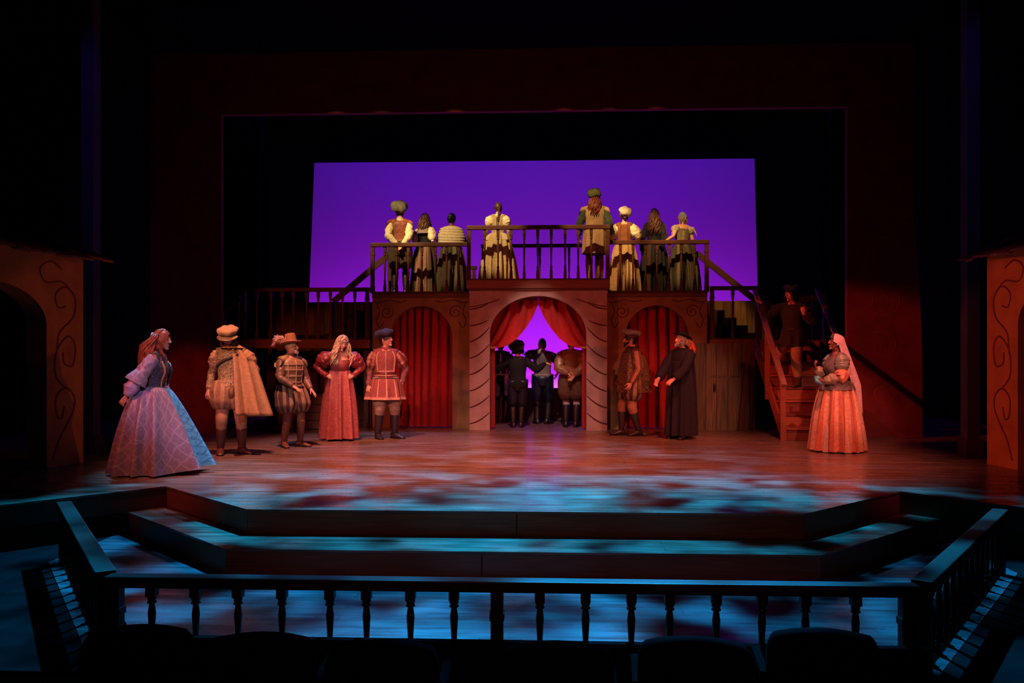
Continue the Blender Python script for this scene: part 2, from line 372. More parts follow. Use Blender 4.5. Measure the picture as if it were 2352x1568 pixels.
def smooth_path(ctrl, n=8):
    c = [V(p) for p in ctrl]; out = []
    for i in range(len(c) - 1):
        p0, p1, p2, p3 = c[max(i - 1, 0)], c[i], c[i + 1], c[min(i + 2, len(c) - 1)]
        for k in range(n):
            t = k / n; out.append(.5 * ((2 * p1) + (p2 - p0) * t + (2 * p0 - 5 * p1 + 4 * p2 - p3) * t * t + (3 * p1 - p0 - 3 * p2 + p3) * t ** 3))
    return out + [c[-1]]
def spiral(cx, cz, r, turns, a0, n=26, sx=1.0):       # 2-D spiral, outside to inside
    return [(cx + sx * r * (1 - .85 * i / n) * math.cos(a0 + turns * 2 * math.pi * i / n), cz + r * (1 - .85 * i / n) * math.sin(a0 + turns * 2 * math.pi * i / n)) for i in range(n + 1)]

ca = thing('centre_arch', 'pinkish stone-painted centre arch with spiral lines on its pillars', 'arch', (0, 16.2, 0))
b = MB(); arch_wall(b, -1.28, 1.28, 2.62, 0, .90, 1.77, 2.50, 0, .55); b.obj('facade', STONE, ca)
b = MB(); b.box((-1.33, -.06, 2.64), (1.33, 2.4, 2.79)); b.obj('platform_edge', mat('#7c4636', 'wood'), ca)
b = MB(); b.box((-1.31, -.035, 2.60), (1.31, .5, 2.645)); b.obj('cornice', mat('#5a2c22', 'wood'), ca)
for sgn in (-1, 1):
    for i in range(8):
        zo = .12 + .305 * i; ri = .19 + .012 * i
        p = [(sgn * (1.275 - .37 * t), -.004, zo + ri * t * t * .8 + ri * .3 * t) for t in [k / 10 for k in range(11)]]
        if zo + ri * 1.1 > 2.0:
            p = [(sgn * (1.275 - .34 * t), -.004, zo + .10 * t * t) for t in [k / 10 for k in range(11)]]
        ribbon(p, [.006 + .008 * math.sin(math.pi * min(1, .15 + k / 12)) for k in range(11)], ca)
    ribbon([(sgn * (1.27 - .55 * k / 10), -.004, 2.30 + .14 * (k / 10) ** 1.5) for k in range(11)], .009, ca)
for sgn, nm, lb in ((-1, 'beside the long landing', 0), (1, 'beside the plank door', 1)):
    t = thing('curtained_arch', 'tan painted arch with scrolled roses, ' + nm, 'arch', (sgn * 2.24, 16.55, 0))
    b = MB(); arch_wall(b, -.94, .94, 2.50, 0, .60, 1.73, 2.34, 0, .35); b.obj('facade', TAN, t)
    b = MB(); b.box((-.94, -.04, 2.50), (.94, 2.2, 2.58)); b.obj('balcony_edge', mat('#6a3c26', 'wood'), t)
    for s2 in (-1, 1):
        ribbon([(x, -.004, z) for x, z in spiral(s2 * .66, 2.22, .13, 1.6, .5 if s2 > 0 else 2.6, sx=s2)], .008, t)
        ribbon(smooth_path([(s2 * .92, -.004, 2.42), (s2 * .80, -.004, 2.40), (s2 * .62, -.004, 2.45), (s2 * .42, -.004, 2.41), (s2 * .28, -.004, 2.44)]), .008, t)
        ribbon(smooth_path([(s2 * .86, -.004, 2.40), (s2 * .80, -.004, 2.22), (s2 * .86, -.004, 2.06), (s2 * .80, -.004, 1.92), (s2 * .72, -.004, 2.03)]), .008, t)
    c = MB()
    def fold(u, v, s0=sgn):
        ph = 2 * math.pi * (7.6 * u + .30 * math.sin(4 * u + s0)); a = .060 + .022 * math.sin(9 * u + 2 * s0); w_ = ph + .9 * v * math.sin(5 * u + s0)
        return (-.64 + 1.28 * u + .035 * math.sin(2 * w_) + .02 * v * math.sin(7 * u), a * math.cos(w_) * (1 + .25 * v) + .015 * math.sin(.37 * w_ + 6 * v), 2.40 - 2.385 * v)
    c.grid(fold, 200, 16)
    o = c.obj('curtain', CURT, None, True, (sgn * 2.24, 16.82, 0)); tag(o, 'full-length pleated red curtain hanging in the arch ' + nm, 'curtain')
# swagged tabs of the centre arch
def interp(l, u):
    for (a, *pa), (b_, *pb) in zip(l, l[1:]):
        if u <= b_: k = (u - a) / (b_ - a); return [x + (y - x) * k for x, y in zip(pa, pb)]
    return l[-1][1:]
for sgn, nm in ((-1, 'beside the long landing'), (1, 'beside the plank door')):
    c = MB(); bot = [(0, 0.0, 2.36), (.15, .10, 2.13), (.3, .22, 1.93), (.5, .40, 1.71), (.7, .58, 1.58), (.85, .74, 1.535), (1, .90, 1.53)]
    def tab(u, v):
        x0 = .005 + .93 * u; z0 = 1.77 + .76 * math.sqrt(max(0, 1 - min(1, x0 / .92) ** 2)) + .02 + .04 * u
        x1, z1 = interp(bot, u); x = x0 + (x1 - x0) * v; z = z0 + (z1 - z0) * v
        ph = 2 * math.pi * (4.2 * u ** .8 - 1.9 * v * u) + .8 * math.sin(6 * u)
        am = min(1, 3 * u + .1)
        return (sgn * (x + .012 * am * math.sin(2 * ph) * math.sin(math.pi * v)), (.085 * math.cos(ph) + .03 * math.sin(2.3 * ph + 3 * v)) * am * (1 - .75 * v * v) - .05 * v * (1 - u), z)
    c.grid(tab, 110, 30)
    t = thing('swagged_curtain', 'swagged red curtain tied back in the centre arch, side ' + nm, 'curtain', (0, 16.50, 0))
    c.obj('swag', CURT, t, True)
    c = MB(); c.grid(lambda u, v: (sgn * (.82 + .14 * u), .03 * math.sin(u * 14), 1.6 - 1.58 * v), 20, 4); c.obj('tail', CURT, t, True)
    c = MB(); c.tube([(sgn * .80, -.05, 1.55), (sgn * .87, -.07, 1.53), (sgn * .94, -.04, 1.56)], .02, 8); c.obj('tie_back', mat('#b08a3c', 'satin'), t, True)
# -------------------------------------------------- balconies, landings, back walls
def platform(label, x0, x1, y0, y1, z, th=.14):
    t = thing('platform', label, 'platform', ((x0 + x1) / 2, y0, 0)); hx = (x1 - x0) / 2
    b = MB(); b.box((-hx, 0, z - th), (hx, y1 - y0, z)); b.obj('deck', DARKW, t)
    for sx in (-1, 1):
        for yy in (.15, y1 - y0 - .1):
            b = MB(); b.box((sx * (hx - .1) - .045, yy - .045, 0), (sx * (hx - .1) + .045, yy + .045, z - th)); b.obj('leg', DARKW, t)
    b = MB(); b.box((-hx, -.025, z - th - .02), (hx, -.002, z - .001)); b.obj('fascia_board', mat('#7a4026', 'wood'), t)
    return t
platform('low wooden landing with a long balustrade, on tall legs', -5.75, -3.20, 16.44, 18.4, ZL)
platform('low wooden landing at the head of the front stairs above the plank door', 3.20, 5.34, 16.44, 18.4, ZL)
def planked(name, label, x0, x1, y, z0, z1, wd, cols, cat='wall', seed=1):
    rnd = random.Random(seed); t = thing(name, label, cat, ((x0 + x1) / 2, y, z0)); ox = (x0 + x1) / 2; x = x0
    b = MB(); b.box((x0 - ox, .022, 0), (x1 - ox, .05, z1 - z0 - .01)); b.obj('frame', DARKW, t)
    while x < x1 - .02:
        w_ = min(wd * rnd.uniform(.8, 1.2), x1 - x); b = MB(); dz = rnd.uniform(-.006, 0)
        b.box((x - ox + .003, rnd.uniform(-.006, 0), 0), (x + w_ - ox - .003, .022, z1 - z0 + dz)); b.obj('plank', rnd.choice(cols), t); x += w_
    return t
PK = [mat('#6e4a2a', 'woodv', '#3c2514'), mat('#7a5430', 'woodv', '#45301a'), mat('#5e3f26', 'woodv', '#352012')]
planked('plank_wall', 'brown plank masking wall behind the long landing', -6.0, -3.0, 18.9, 0, 2.57, .22, PK, seed=3)
planked('plank_wall', 'brown plank masking wall behind the stair landing', 2.9, 5.15, 18.9, 0, 2.57, .22, PK, seed=4)
b = MB(); b.box((-3.0, 0, 0), (2.9, .06, .69)); tag(b.obj('ground_row', mat('#7a5640', 'paint', '#5c402e'), None, loc=(0, 18.95, 0)), 'low brown ground row hiding the foot of the purple backdrop', 'scenery')
# plank door wall under the stair landing
GP = [mat('#6a5a48', 'woodv', '#43382c'), mat('#5f5142', 'woodv', '#3b3127'), mat('#72604c', 'woodv', '#4a3d30')]
pd = planked('plank_door', 'weathered grey-brown plank door wall below the stair landing', 2.86, 3.95, 16.33, 0, 1.62, .23, GP, 'door', 6)
b = MB(); b.box((-.20, -.018, .98), (.45, 0, 1.02)); b.obj('batten', GP[1], pd)
b = MB(); b.tube([(-.135, -.01, .84), (-.135, -.05, .83), (-.135, -.05, .74), (-.135, -.01, .73)], .011, 8); b.box((-.16, -.012, .71), (-.11, 0, .87)); b.obj('handle', mat('#15100c', 'leather'), pd)
b = MB(); b.beam((.34, -.06, 0), (.50, -.03, 1.60), .10, .05, up=(0, 1, 0)); b.obj('brace_board', mat('#5a2a18', 'wood'), pd)
b = MB(); b.beam((.56, -.05, 0), (.55, -.03, 1.60), .09, .05, up=(0, 1, 0)); b.obj('post', mat('#5a2a18', 'wood'), pd)
# dark red arcade and slatted box under the long landing
for k, xx in enumerate((-5.0, -3.9)):
    t = thing('arcade_flat', ('dark red arched flat under the long landing, behind the plumed hat', 'dark red arched flat under the long landing, next to the curtained arch')[k], 'scenery', (xx, 17.4, 0))
    b = MB(); arch_wall(b, -.52, .52, 1.42, 0, .36, .8, 1.2, 0, .03, 12); b.obj('facade', mat('#4a1710', 'paint', '#30100b'), t)
bx = thing('slatted_box', 'low box of four reddish horizontal boards under the long landing', 'box', (P(725, 980, 16.25).x - .12, 16.25, 0))
for i in range(4):
    b = MB(); b.box((-.42, -.01 * (i % 2), .012 + i * .155), (.42, .02, .155 + i * .155)); b.obj('board', mat('#9a5a44', 'wood'), bx)
b = MB(); b.box((-.40, .02, 0), (.40, .45, .60)); b.obj('carcass', DARKW, bx)
b = MB(); b.box((-.44, -.03, .632), (.44, .47, .655)); b.obj('lid', mat('#8a4e3a', 'wood'), bx)
# back stairs from each landing to its balcony
for sgn, nm in ((-1, 'beside the long balustrade'), (1, 'behind the plank door landing')):
    t = thing('back_stairs', 'dark narrow stairs with a sloping rail climbing to the balcony, ' + nm, 'stairs', (sgn * 3.2, 17.3, ZL))
    n = 5
    for i in range(n):
        x1 = sgn * (1.12 - i * .22); b = MB(); z = (ZS - ZL) * (i + 1) / (n + 1)
        b.box((min(x1, x1 - sgn * .23), 0, 0), (max(x1, x1 - sgn * .23), .8, z)); b.obj('step', mat('#2a150d', 'wood'), t)
    a = P(765, 693, 17.25) if sgn < 0 else P(1745, 697, 17.25); c = P(895, 583, 17.25) if sgn < 0 else P(1598, 580, 17.25)
    o = V((sgn * 3.2, 17.3, ZL)); b = MB(); b.beam(a - o, c - o, .07, .11); b.obj('handrail', RAILW, t)
    for p in (a, c):
        b = MB(); zf = 0 if p is a else ZS - ZL; b.box((p.x - o.x - .035, -.085, zf if p is c else 0), (p.x - o.x + .035, -.015, p.z - o.z)); b.obj('post', RAILW, t)
# front stairs down from the landing
SX0, SX1, SY, NR = 4.05, 5.16, 14.36, 8
t = thing('front_stairs', 'open wooden stairs coming down to the stage from the landing', 'stairs', ((SX0 + SX1) / 2, SY, 0)); hw = (SX1 - SX0) / 2; rr = ZL / NR; rn = .257
SW = mat('#8a4a34', 'wood'); SW2 = mat('#6b3626', 'wood')
for i in range(NR):
    b = MB(); b.box((-hw + .02, i * rn, i * rr + .004), (hw - .02, i * rn + .02, (i + 1) * rr - .03)); b.obj('riser', SW if i % 2 else SW2, t)
    if i < NR - 1:
        b = MB(); b.box((-hw + .01, i * rn - .03, (i + 1) * rr - .03), (hw - .01, (i + 1) * rn + .02, (i + 1) * rr)); b.obj('tread', SW2 if i % 2 else SW, t)
for s2 in (-1, 1):
    b = MB(); x0, x1 = (s2 * hw - .02, s2 * hw + .02); ln = NR * rn
    b.loft([[(x, 0, 0), (x, .16, 0), (x, ln, ZL - .28), (x, ln, ZL), (x, -.02, .16)] for x in (x0, x1)]); b.obj('stringer', SW, t)
    b = MB(); b.beam((s2 * (hw + .02), -.03, .90), (s2 * (hw + .02), 2.05, 2.62), .085, .05); b.obj('handrail', mat('#8d6a60', 'wood'), t)
    for yy, zz in ((.03, 0), (1.05, .62)):
        b = MB(); b.box((s2 * (hw + .03) - .04, yy - .03, zz), (s2 * (hw + .03) + .04, yy + .03, .90 + (yy + .03) * .815)); b.obj('post', SW, t)
t = thing('landing_rail', 'plain flat rail on thin posts at the far end of the stair landing', 'railing', (4.95, 17.6, ZL))
a = P(1830, 688, 17.6) - V((4.95, 17.6, ZL)); c = P(1897, 681, 17.6) - V((4.95, 17.6, ZL))
b = MB(); b.beam(a, c, .10, .12); b.obj('top_rail', mat('#8d5a44', 'wood'), t)
for X in (1868, 1893):
    p = P(X, 690, 17.6) - V((4.95, 17.6, ZL)); b = MB(); b.box((p.x - .025, -.025, 0), (p.x + .025, .025, p.z)); b.obj('post', RAILW, t)
# sloping rail running off from the long landing
t = thing('sloping_rail', 'sloping wooden rail leaving the end of the long landing', 'railing', (-5.75, 16.9, ZL))
a = P(505, 722, 16.9) - V((-5.75, 16.9, ZL)); c = P(553, 684, 16.9) - V((-5.75, 16.9, ZL))
b = MB(); b.beam(a, c, .09, .09); b.obj('top_rail', RAILW, t)
b = MB(); b.box((c.x - .09, -.03, -.1), (c.x - .03, .03, c.z - .03)); b.obj('post', RAILW, t)
b = MB(); b.box((a.x + .01, -.03, -ZL), (a.x + .07, .03, a.z)); b.obj('post', RAILW, t)
# -------------------------------------------------- backdrop, red portal, black masking
cyc = [P(722, 374, 22), P(1733, 364, 22), P(1741, 720, 22), P(706, 720, 22)]
b = MB(); bl = P(700, 960, 22); br = P(1747, 960, 22); bl.z = br.z = .02
b.loft([[bl, br, cyc[1], cyc[0]], [p + V((0, .02, 0)) for p in (bl, br, cyc[1], cyc[0])]])
o0 = V((-.2, 22, 0)); b.v = [p - o0 for p in b.v]
tag(b.obj('backdrop', mat('#e4e4e8', 'cloth'), None, loc=o0), 'wide plain backdrop glowing purple behind the balcony', 'backdrop')
t = thing('red_portal', 'tall dark red painted portal framing the stage picture', 'portal', (-.14, 15.2, 0))
pl = P(508, 264, 15.2).x + .14; pr = P(1946, 246, 15.2).x + .14; ol = P(345, 800, 15.2).x + .14; orr = P(2112, 800, 15.2).x + .14; zt, zo = 5.66, 6.75
b = MB(); b.loft([[(ol, 0, 0), (pl, 0, 0), (pl, 0, zt), (ol, 0, zt)], [(ol, .12, 0), (pl, .12, 0), (pl, .12, zt), (ol, .12, zt)]]); b.obj('side_flat', REDF, t)
b = MB(); fr = [(pr, 0, 0), (orr + .05, 0, 0), (orr + .05, 0, 1.4), (orr, 0, 2.6), (orr - .10, 0, 3.8), (orr - .10, 0, zt), (pr, 0, zt)]
b.loft([fr, [(x, .12, z) for x, y, z in fr]]); b.obj('side_flat', REDF, t)
b = MB(); b.box((ol, 0, zt), (orr - .10, .12, zo)); b.obj('header', REDF, t)
PLINE = mat('#86301f', 'plain')
for s2, cx_ in ((1, (ol + pl) / 2 + .1), (-1, (pr + orr) / 2)):
    for zc, r in ((.75, .30), (1.55, .27), (2.3, .33), (3.3, .26), (4.2, .3)):
        ribbon([(x, -.003, z) for x, z in spiral(cx_, zc, r, 1.5, .6 * zc, sx=s2)], .006, t, PLINE)
for k in range(5):
    ribbon([(x, -.003, z) for x, z in spiral(-3.6 + 1.9 * k, 6.2, .3, 1.5, k, sx=(-1) ** k)], .006, t, PLINE)
for s2, nm in ((-1, 'flanking the backdrop behind the long landing'), (1, 'flanking the backdrop behind the stair landing')):
    c = MB(); c.grid(lambda u, v: (s2 * (6.9 + 1.2 * (u - .5)), .06 * math.sin(u * 30), 8.5 * v), 40, 2)
    tag(c.obj('black_leg', BLACK, None, True, (0, 19.8, 0)), 'black velvet leg curtain ' + nm, 'curtain')
# side columns of the auditorium arch and the painted houses
CO = mat('#3a3644', 'paint', '#2a2733')
for s2, X0, X1 in ((-1, 186, 214), (1, 2222, 2251)):
    a, c = P(X0, 800, 12.0), P(X1, 800, 12.0); wd = (c.x - a.x)
    t = thing('proscenium_column', ('slim dark proscenium column behind the dim painted house with the scrolled pier', 'slim dark proscenium column behind the bright red-lit painted house')[s2 > 0], 'column', ((a.x + c.x) / 2, 12.0, 0))
    b = MB(); b.box((-wd / 2, 0, .25), (wd / 2, .2, 8.8)); b.obj('shaft', CO, t)
    b = MB(); b.box((-wd / 2 - .03, -.02, 0), (wd / 2 + .03, .22, .25)); b.obj('base', mat('#3a2418', 'paint'), t)
HLINE = mat('#6a2a1a', 'plain')
for s2 in (-1, 1):
    A = V((-5.78, 10.97, 0)) if s2 < 0 else V((5.81, 11.38, 0)); Bp = V((-5.92, 10.37, 0)) if s2 < 0 else V((5.89, 10.72, 0))
    dr = (Bp - A).normalized(); rz = math.atan2(dr.y, dr.x)
    t = thing('painted_house', ('dim orange painted house front with dark scrolls and a shaggy roof', 'bright red-lit painted house front with dark scrolls and a shingled eave')[s2 > 0], 'house', A, rz)
    # local x runs along the front towards the audience; the front faces the stage centre
    yb = -.30 if s2 < 0 else .30; yf = 0
    b = MB(); arch_wall(b, 0, 2.9, 2.66, 1.44, .84, 1.75, 2.24, min(yf, yb), max(yf, yb)); b.obj('facade', HOUSE, t)
    fy = .004 if s2 < 0 else -.004
    def pth(l): return [(x, fy, z) for x, z in l]
    q = [(.50, .10), (.40, .34), (.18, .66), (.16, .86), (.30, .97), (.45, .86), (.44, .64), (.36, .60), (.32, .74)]
    ribbon(pth([tuple(p) for p in [v.xz for v in smooth_path([(x, 0, z) for x, z in q])]]), .012, t, HLINE)
    q = [(.30, .97), (.46, 1.14), (.44, 1.44), (.26, 1.62), (.14, 1.50), (.18, 1.26), (.32, 1.28), (.34, 1.42)]
    ribbon(pth([v.xz for v in smooth_path([(x, 0, z) for x, z in q])]), .012, t, HLINE)
    q = [(.44, 1.40), (.40, 1.66), (.18, 1.86), (.14, 2.10), (.30, 2.24), (.46, 2.14), (.42, 1.98), (.30, 2.0)]
    ribbon(pth([v.xz for v in smooth_path([(x, 0, z) for x, z in q])]), .012, t, HLINE)
    q = [(.16, 2.16), (.36, 2.30), (.62, 2.28), (.70, 2.44), (.54, 2.54), (.36, 2.46)]
    ribbon(pth([v.xz for v in smooth_path([(x, 0, z) for x, z in q])]), .011, t, HLINE)
    rnd = random.Random(11 + s2); SH = [mat('#6b4a30', 'woodv', '#44301e'), mat('#7a5638', 'woodv', '#4a3420')]
    out = 1 if s2 < 0 else -1
    for row in range(3):
        x = -.26
        while x < 3.0:
            w_ = rnd.uniform(.13, .24); b = MB(); y0 = out * (.24 - .18 * row); z0 = 2.60 + .07 * row + rnd.uniform(-.02, .015)
            b.loft([[(xx, y0, z0), (xx, y0 - out * .34, z0 + .15), (xx, y0 - out * .34, z0 + .175), (xx, y0, z0 + .025)] for xx in (x, x + w_ - .008)])
            b.obj('shingle', SH[rnd.random() < .5], t); x += w_
# -------------------------------------------------- orchestra rail and seats
ZR, RY = .10, 4.93
def px_front(l): return [P(X, 1400, RY).x for X in l]
rt = railing('black balustrade with turned balusters along the front of the pit', RY, -2.30, 2.30, ZR, -.44, px_front([349, 450, 547, 648, 758, 842, 943, 1043, 1240, 1345, 1450, 1538, 1645, 1750, 1850, 1965]), [-2.25, P(1142, 1400, RY).x, 2.24], base=False, h=.065)
for o in rt.children:
    if o.name.startswith('baluster'): o.data = BALP
    else: o.data.materials[0] = PITW
b = MB(); b.box((-2.34, -.10, -.33), (2.34, -.05, .215)); b.obj('kerb_board', BLACK, rt)
for s2, nm in ((-1, 'slanting towards the dim painted house'), (1, 'slanting towards the red-lit painted house')):
    a = V((s2 * 2.36, 5.02, 0)); c = V((s2 * 4.0, 7.43, 0)); ln = (c - a).length; dr = (c - a) / ln
    t = thing('balustrade', 'black side balustrade of the pit, ' + nm, 'railing', (a.x, a.y, -.44), math.atan2(dr.y, dr.x))
    b = MB(); b.box((0, -.06, ZR + .44 - .065), (ln, .06, ZR + .44)); bevel(b.obj('top_rail', mat('#2c1d15', 'wood'), t), .008)
    for i in range(1, 13): link('baluster', BALP, t, (ln * i / 13, 0, 0), scale=(.8, .8, ZR + .44 - .065))
    for i in (0, 1):
        b = MB(); xx = .04 + i * (ln - .08); b.box((xx - .04, -.04, 0), (xx + .04, .04, ZR + .44 - .065)); b.obj('post', PITW, t)
    b = MB(); yy = .08 * s2; b.box((0, min(yy, yy + .04 * s2), -.33), (ln, max(yy, yy + .04 * s2), .20)); b.obj('kerb_board', BLACK, t)
SEATM = mat('#08090b', 'black'); SEATF = mat('#060607', 'black')
def seat_parts():
    out = []
    b = MB(); n = 14
    def brd(u, off): # rounded-top back panel outline, gently curved
        pass
    xs = [-.25, -.246, -.24, -.23, -.215, -.18, -.12, -.06, 0, .06, .12, .18, .215, .23, .24, .246, .25]
    def top(x): return .86 - .022 * abs(x / .25) ** 2 - (.055 * max(0, (abs(x) - .215) / .035) ** 2)
    rings = []
    for x in xs:
        yb = .05 * (x / .25) ** 2
        rings.append([(x, -.04 - yb, .40), (x, .035 - yb, .40), (x, .035 - yb - .02, top(x) - .02), (x, .015 - yb - .03, top(x)), (x, -.03 - yb - .03, top(x) - .01), (x, -.05 - yb - .02, top(x) - .04)])
    b.loft(rings); out.append(('backrest', b.mesh('backrest', SEATM, True)))
    b = MB(); b.box((-.24, .03, .36), (.24, .46, .46)); out.append(('seat', b.mesh('seat', SEATM)))
    for s2 in (-1, 1):
        b = MB(); b.box((s2 * .252 - .02, -.02, .60), (s2 * .252 + .02, .36, .64)); out.append(('armrest', b.mesh('armrest', SEATF)))
        b = MB(); b.box((s2 * .252 - .015, .08, 0), (s2 * .252 + .015, .26, .60)); out.append(('leg', b.mesh('leg', SEATF)))
    return out
SP = seat_parts()
def seat(loc, rz, label, group):
    t = thing('theatre_seat', label, 'seat', loc, rz, group)
    for n, me in SP: link(n, me, t)
for X, Y in ((330, 1430), (607, 1447), (885, 1464), (1280, 1467), (1590, 1456), (1882, 1438)):
    p = G(X, Y, .09); seat((p.x, p.y, -.77), (p.x) * -.07, 'black audience seat with a curved top in the row before the pit balustrade', 'front row of audience seats')
for s2, nm in ((-1, 'dim painted house'), (1, 'red-lit painted house')):
    for k in range(3):
        seat((s2 * (3.55 + .42 * k), 4.95 + .50 * k, -.44 if True else 0), s2 * -.95, 'dark audience seat outside the pit side balustrade, on the side of the ' + nm, 'side seats by the ' + nm)
# ================================================================== PEOPLE
PROF_M = [(.80, .10, .09, .10), (.86, .155, .105, .125), (.93, .168, .11, .13), (1.0, .16, .108, .11), (1.08, .148, .105, .095), (1.18, .155, .112, .10),
          (1.28, .172, .122, .11), (1.36, .175, .115, .115), (1.42, .150, .09, .105), (1.46, .085, .065, .08), (1.50, .06, .055, .065)]
PROF_F = [(.80, .10, .09, .10), (.86, .16, .10, .13), (.93, .172, .105, .135), (1.0, .155, .10, .11), (1.08, .125, .092, .09), (1.16, .13, .10, .09),
          (1.25, .145, .142, .10), (1.31, .15, .135, .10), (1.37, .152, .10, .10), (1.42, .125, .075, .095), (1.46, .07, .06, .07), (1.50, .052, .05, .055)]
from mathutils import noise as mnoise
def sstep(a, b, x): t = max(0, min(1, (x - a) / (b - a))); return t * t * (3 - 2 * t)
def two_bone(a, t, l1, l2, hint):
    d = t - a; L = min(d.length, (l1 + l2) * .999); dn = d.normalized(); t = a + dn * L
    x = (l1 * l1 - l2 * l2 + L * L) / (2 * L); h = math.sqrt(max(0, l1 * l1 - x * x))
    hv = V(hint) - dn * V(hint).dot(dn)
    hv = hv.normalized() if hv.length > 1e-6 else V((0, 1, 0))
    return a + dn * x + hv * h, t
BODY_QUEUE = []
class Person:
    def __init__(s, label, loc, rz, H=1.75, fem=False, skin='#c98f74', lean=0, side=0, twist=0, head=(0, 0, 0), L=None, Rr=None, hL=None, hR=None,
                 fL=(.11, -.02, .085), fR=(-.11, .02, .085), yawL=12, yawR=-12, curl=35, build=1.0, hairc='#3a2418', beltz=1.0):
        s.root = thing('person', label, 'person', loc, R_(rz)); k = H / 1.75; s.root.scale = (k, k, k)
        s.fem = fem; s.prof = PROF_F if fem else PROF_M; s.bw = build
        s.lean, s.side, s.twist = R_(lean), R_(side), R_(twist)
        s.hm = mat(hairc, 'hair'); s.skin = mat(skin, 'skin')
        sx = .150 if fem else .178
        s.sh = {1: s.T(V((sx * build, .005, 1.405))), -1: s.T(V((-sx * build, .005, 1.405)))}
        s.nb = s.T(V((0, .01, 1.47)))
        yaw, pit, rol = [R_(a) for a in head]
        s.Rh = Matrix.Rotation(yaw, 3, 'Z') @ Matrix.Rotation(pit, 3, 'X') @ Matrix.Rotation(rol, 3, 'Y')
        s.hc = s.nb + s.Tm(1.0) @ V((0, -.012, .065)) + s.Rh @ V((0, -.015, .10))
        s.el = {}; s.wr = {}; s.hd = {}
        for sg, tgt, hh in ((1, L, hL), (-1, Rr, hR)):
            tgt = V(tgt) if tgt else V((sg * (sx + .10), -.05, .86)); hint = V((sg * .4, 1, -.2)); f = n = None; c = curl
            if hh: hint = V(hh.get('e', hint)); f = hh.get('f'); n = hh.get('n'); c = hh.get('c', curl)
            s.el[sg], s.wr[sg] = two_bone(s.sh[sg], tgt, .295, .255, hint)
            f = V(f).normalized() if f else (s.wr[sg] - s.el[sg]).normalized()
            n = V(n) if n else V((-sg, 0, 0)); n = (n - f * n.dot(f)).normalized()
            s.hd[sg] = (f, n, c)
        s.hip = {1: V((.088, .01, .92)), -1: V((-.088, .01, .92))}; s.kn = {}; s.an = {}; s.fy = {1: R_(yawL), -1: R_(yawR)}
        for sg, t in ((1, fL), (-1, fR)):
            s.kn[sg], s.an[sg] = two_bone(s.hip[sg], V(t), .43, .425, V((math.sin(s.fy[sg]) * .5, -1, 0)))
        s.body()
    def Tm(s, t): return Matrix.Rotation(s.twist * t, 3, 'Z') @ Matrix.Rotation(s.lean * t, 3, 'X') @ Matrix.Rotation(s.side * t, 3, 'Y')
    def T(s, p):
        pv = V((0, 0, 1.0)); return pv + s.Tm(sstep(.92, 1.22, p.z)) @ (p - pv)
    def HP(s, x, y, z): return s.hc + s.Rh @ V((x, y, z))
    def pr(s, z):
        l = s.prof
        if z <= l[0][0]: return l[0][1:]
        for a, b in zip(l, l[1:]):
            if z <= b[0]: k = (z - a[0]) / (b[0] - a[0]); return tuple(p + (q - p) * k for p, q in zip(a[1:], b[1:]))
        return l[-1][1:]
    def tp(s, th, z, off=0.0, add=0.0):           # point on the torso; th 0 = front, + = the person's left
        rx, rf, rb = s.pr(z); sn, cs = math.sin(th), math.cos(th); e = .84
        x = math.copysign(abs(sn) ** e, sn) * (rx * s.bw + off + add); y = -math.copysign(abs(cs) ** e, cs) * ((rf if cs > 0 else rb) * s.bw + off + add)
        return s.T(V((x, y, z)))
    def o(s, mb, name, m, smooth=True): return mb.obj(name, m, s.root, smooth)
    # ------------------------------------------------ the body: overlapping limbs fused into one skin
    def body(s):
        b = MB(); n = 24
        zs = [.80 + .0304 * i for i in range(24)]
        b.loft([[s.tp(2 * math.pi * j / n, z) for j in range(n)] for z in zs])
        b.tube([s.T(V((0, .012, 1.42))), s.nb, s.hc + s.Rh @ V((0, .02, -.03))], [.062, .056, .052] if not s.fem else [.055, .046, .044], 12)
        def hf(x, y, z, p):
            if z < 0:
                p.x *= 1 - .34 * (-z) ** 1.6
                if y > 0: p.y *= 1 - .42 * (-z) ** .9
                else: p.y *= 1 + .02 * z
            else: p.x *= 1 + .04 * z
            if y < -.4: p.y *= 1 - .05 * (-y - .4)
            return p
        b.ell(s.hc, (.077, .102, .118), 24, 16, s.Rh, fn=hf)
        for pts, rr in ((((0, -.093, .030), (0, -.106, .008), (0, -.119, -.017), (0, -.112, -.027)), [.008, .010, .0135, .011]),):
            b.tube([s.HP(*q) for q in pts], rr, 8)
        for sg in (-1, 1):
            b.ell(s.HP(sg * .012, -.107, -.024), .0085, 8, 6)
            b.ell(s.HP(sg * .030, -.089, .031), (.026, .011, .0085), 10, 6, s.Rh)
            b.ell(s.HP(sg * .043, -.070, -.018), (.022, .02, .02), 10, 6, s.Rh)
            b.ell(s.HP(sg * .079, .012, -.006), (.009, .019, .031), 10, 6, s.Rh @ Matrix.Rotation(sg * .35, 3, 'Z'))
        b.ell(s.HP(0, -.097, -.054), (.023, .011, .007), 10, 6, s.Rh); b.ell(s.HP(0, -.096, -.066), (.020, .011, .008), 10, 6, s.Rh)
        b.ell(s.HP(0, -.080, -.098), (.026, .024, .020), 10, 6, s.Rh)
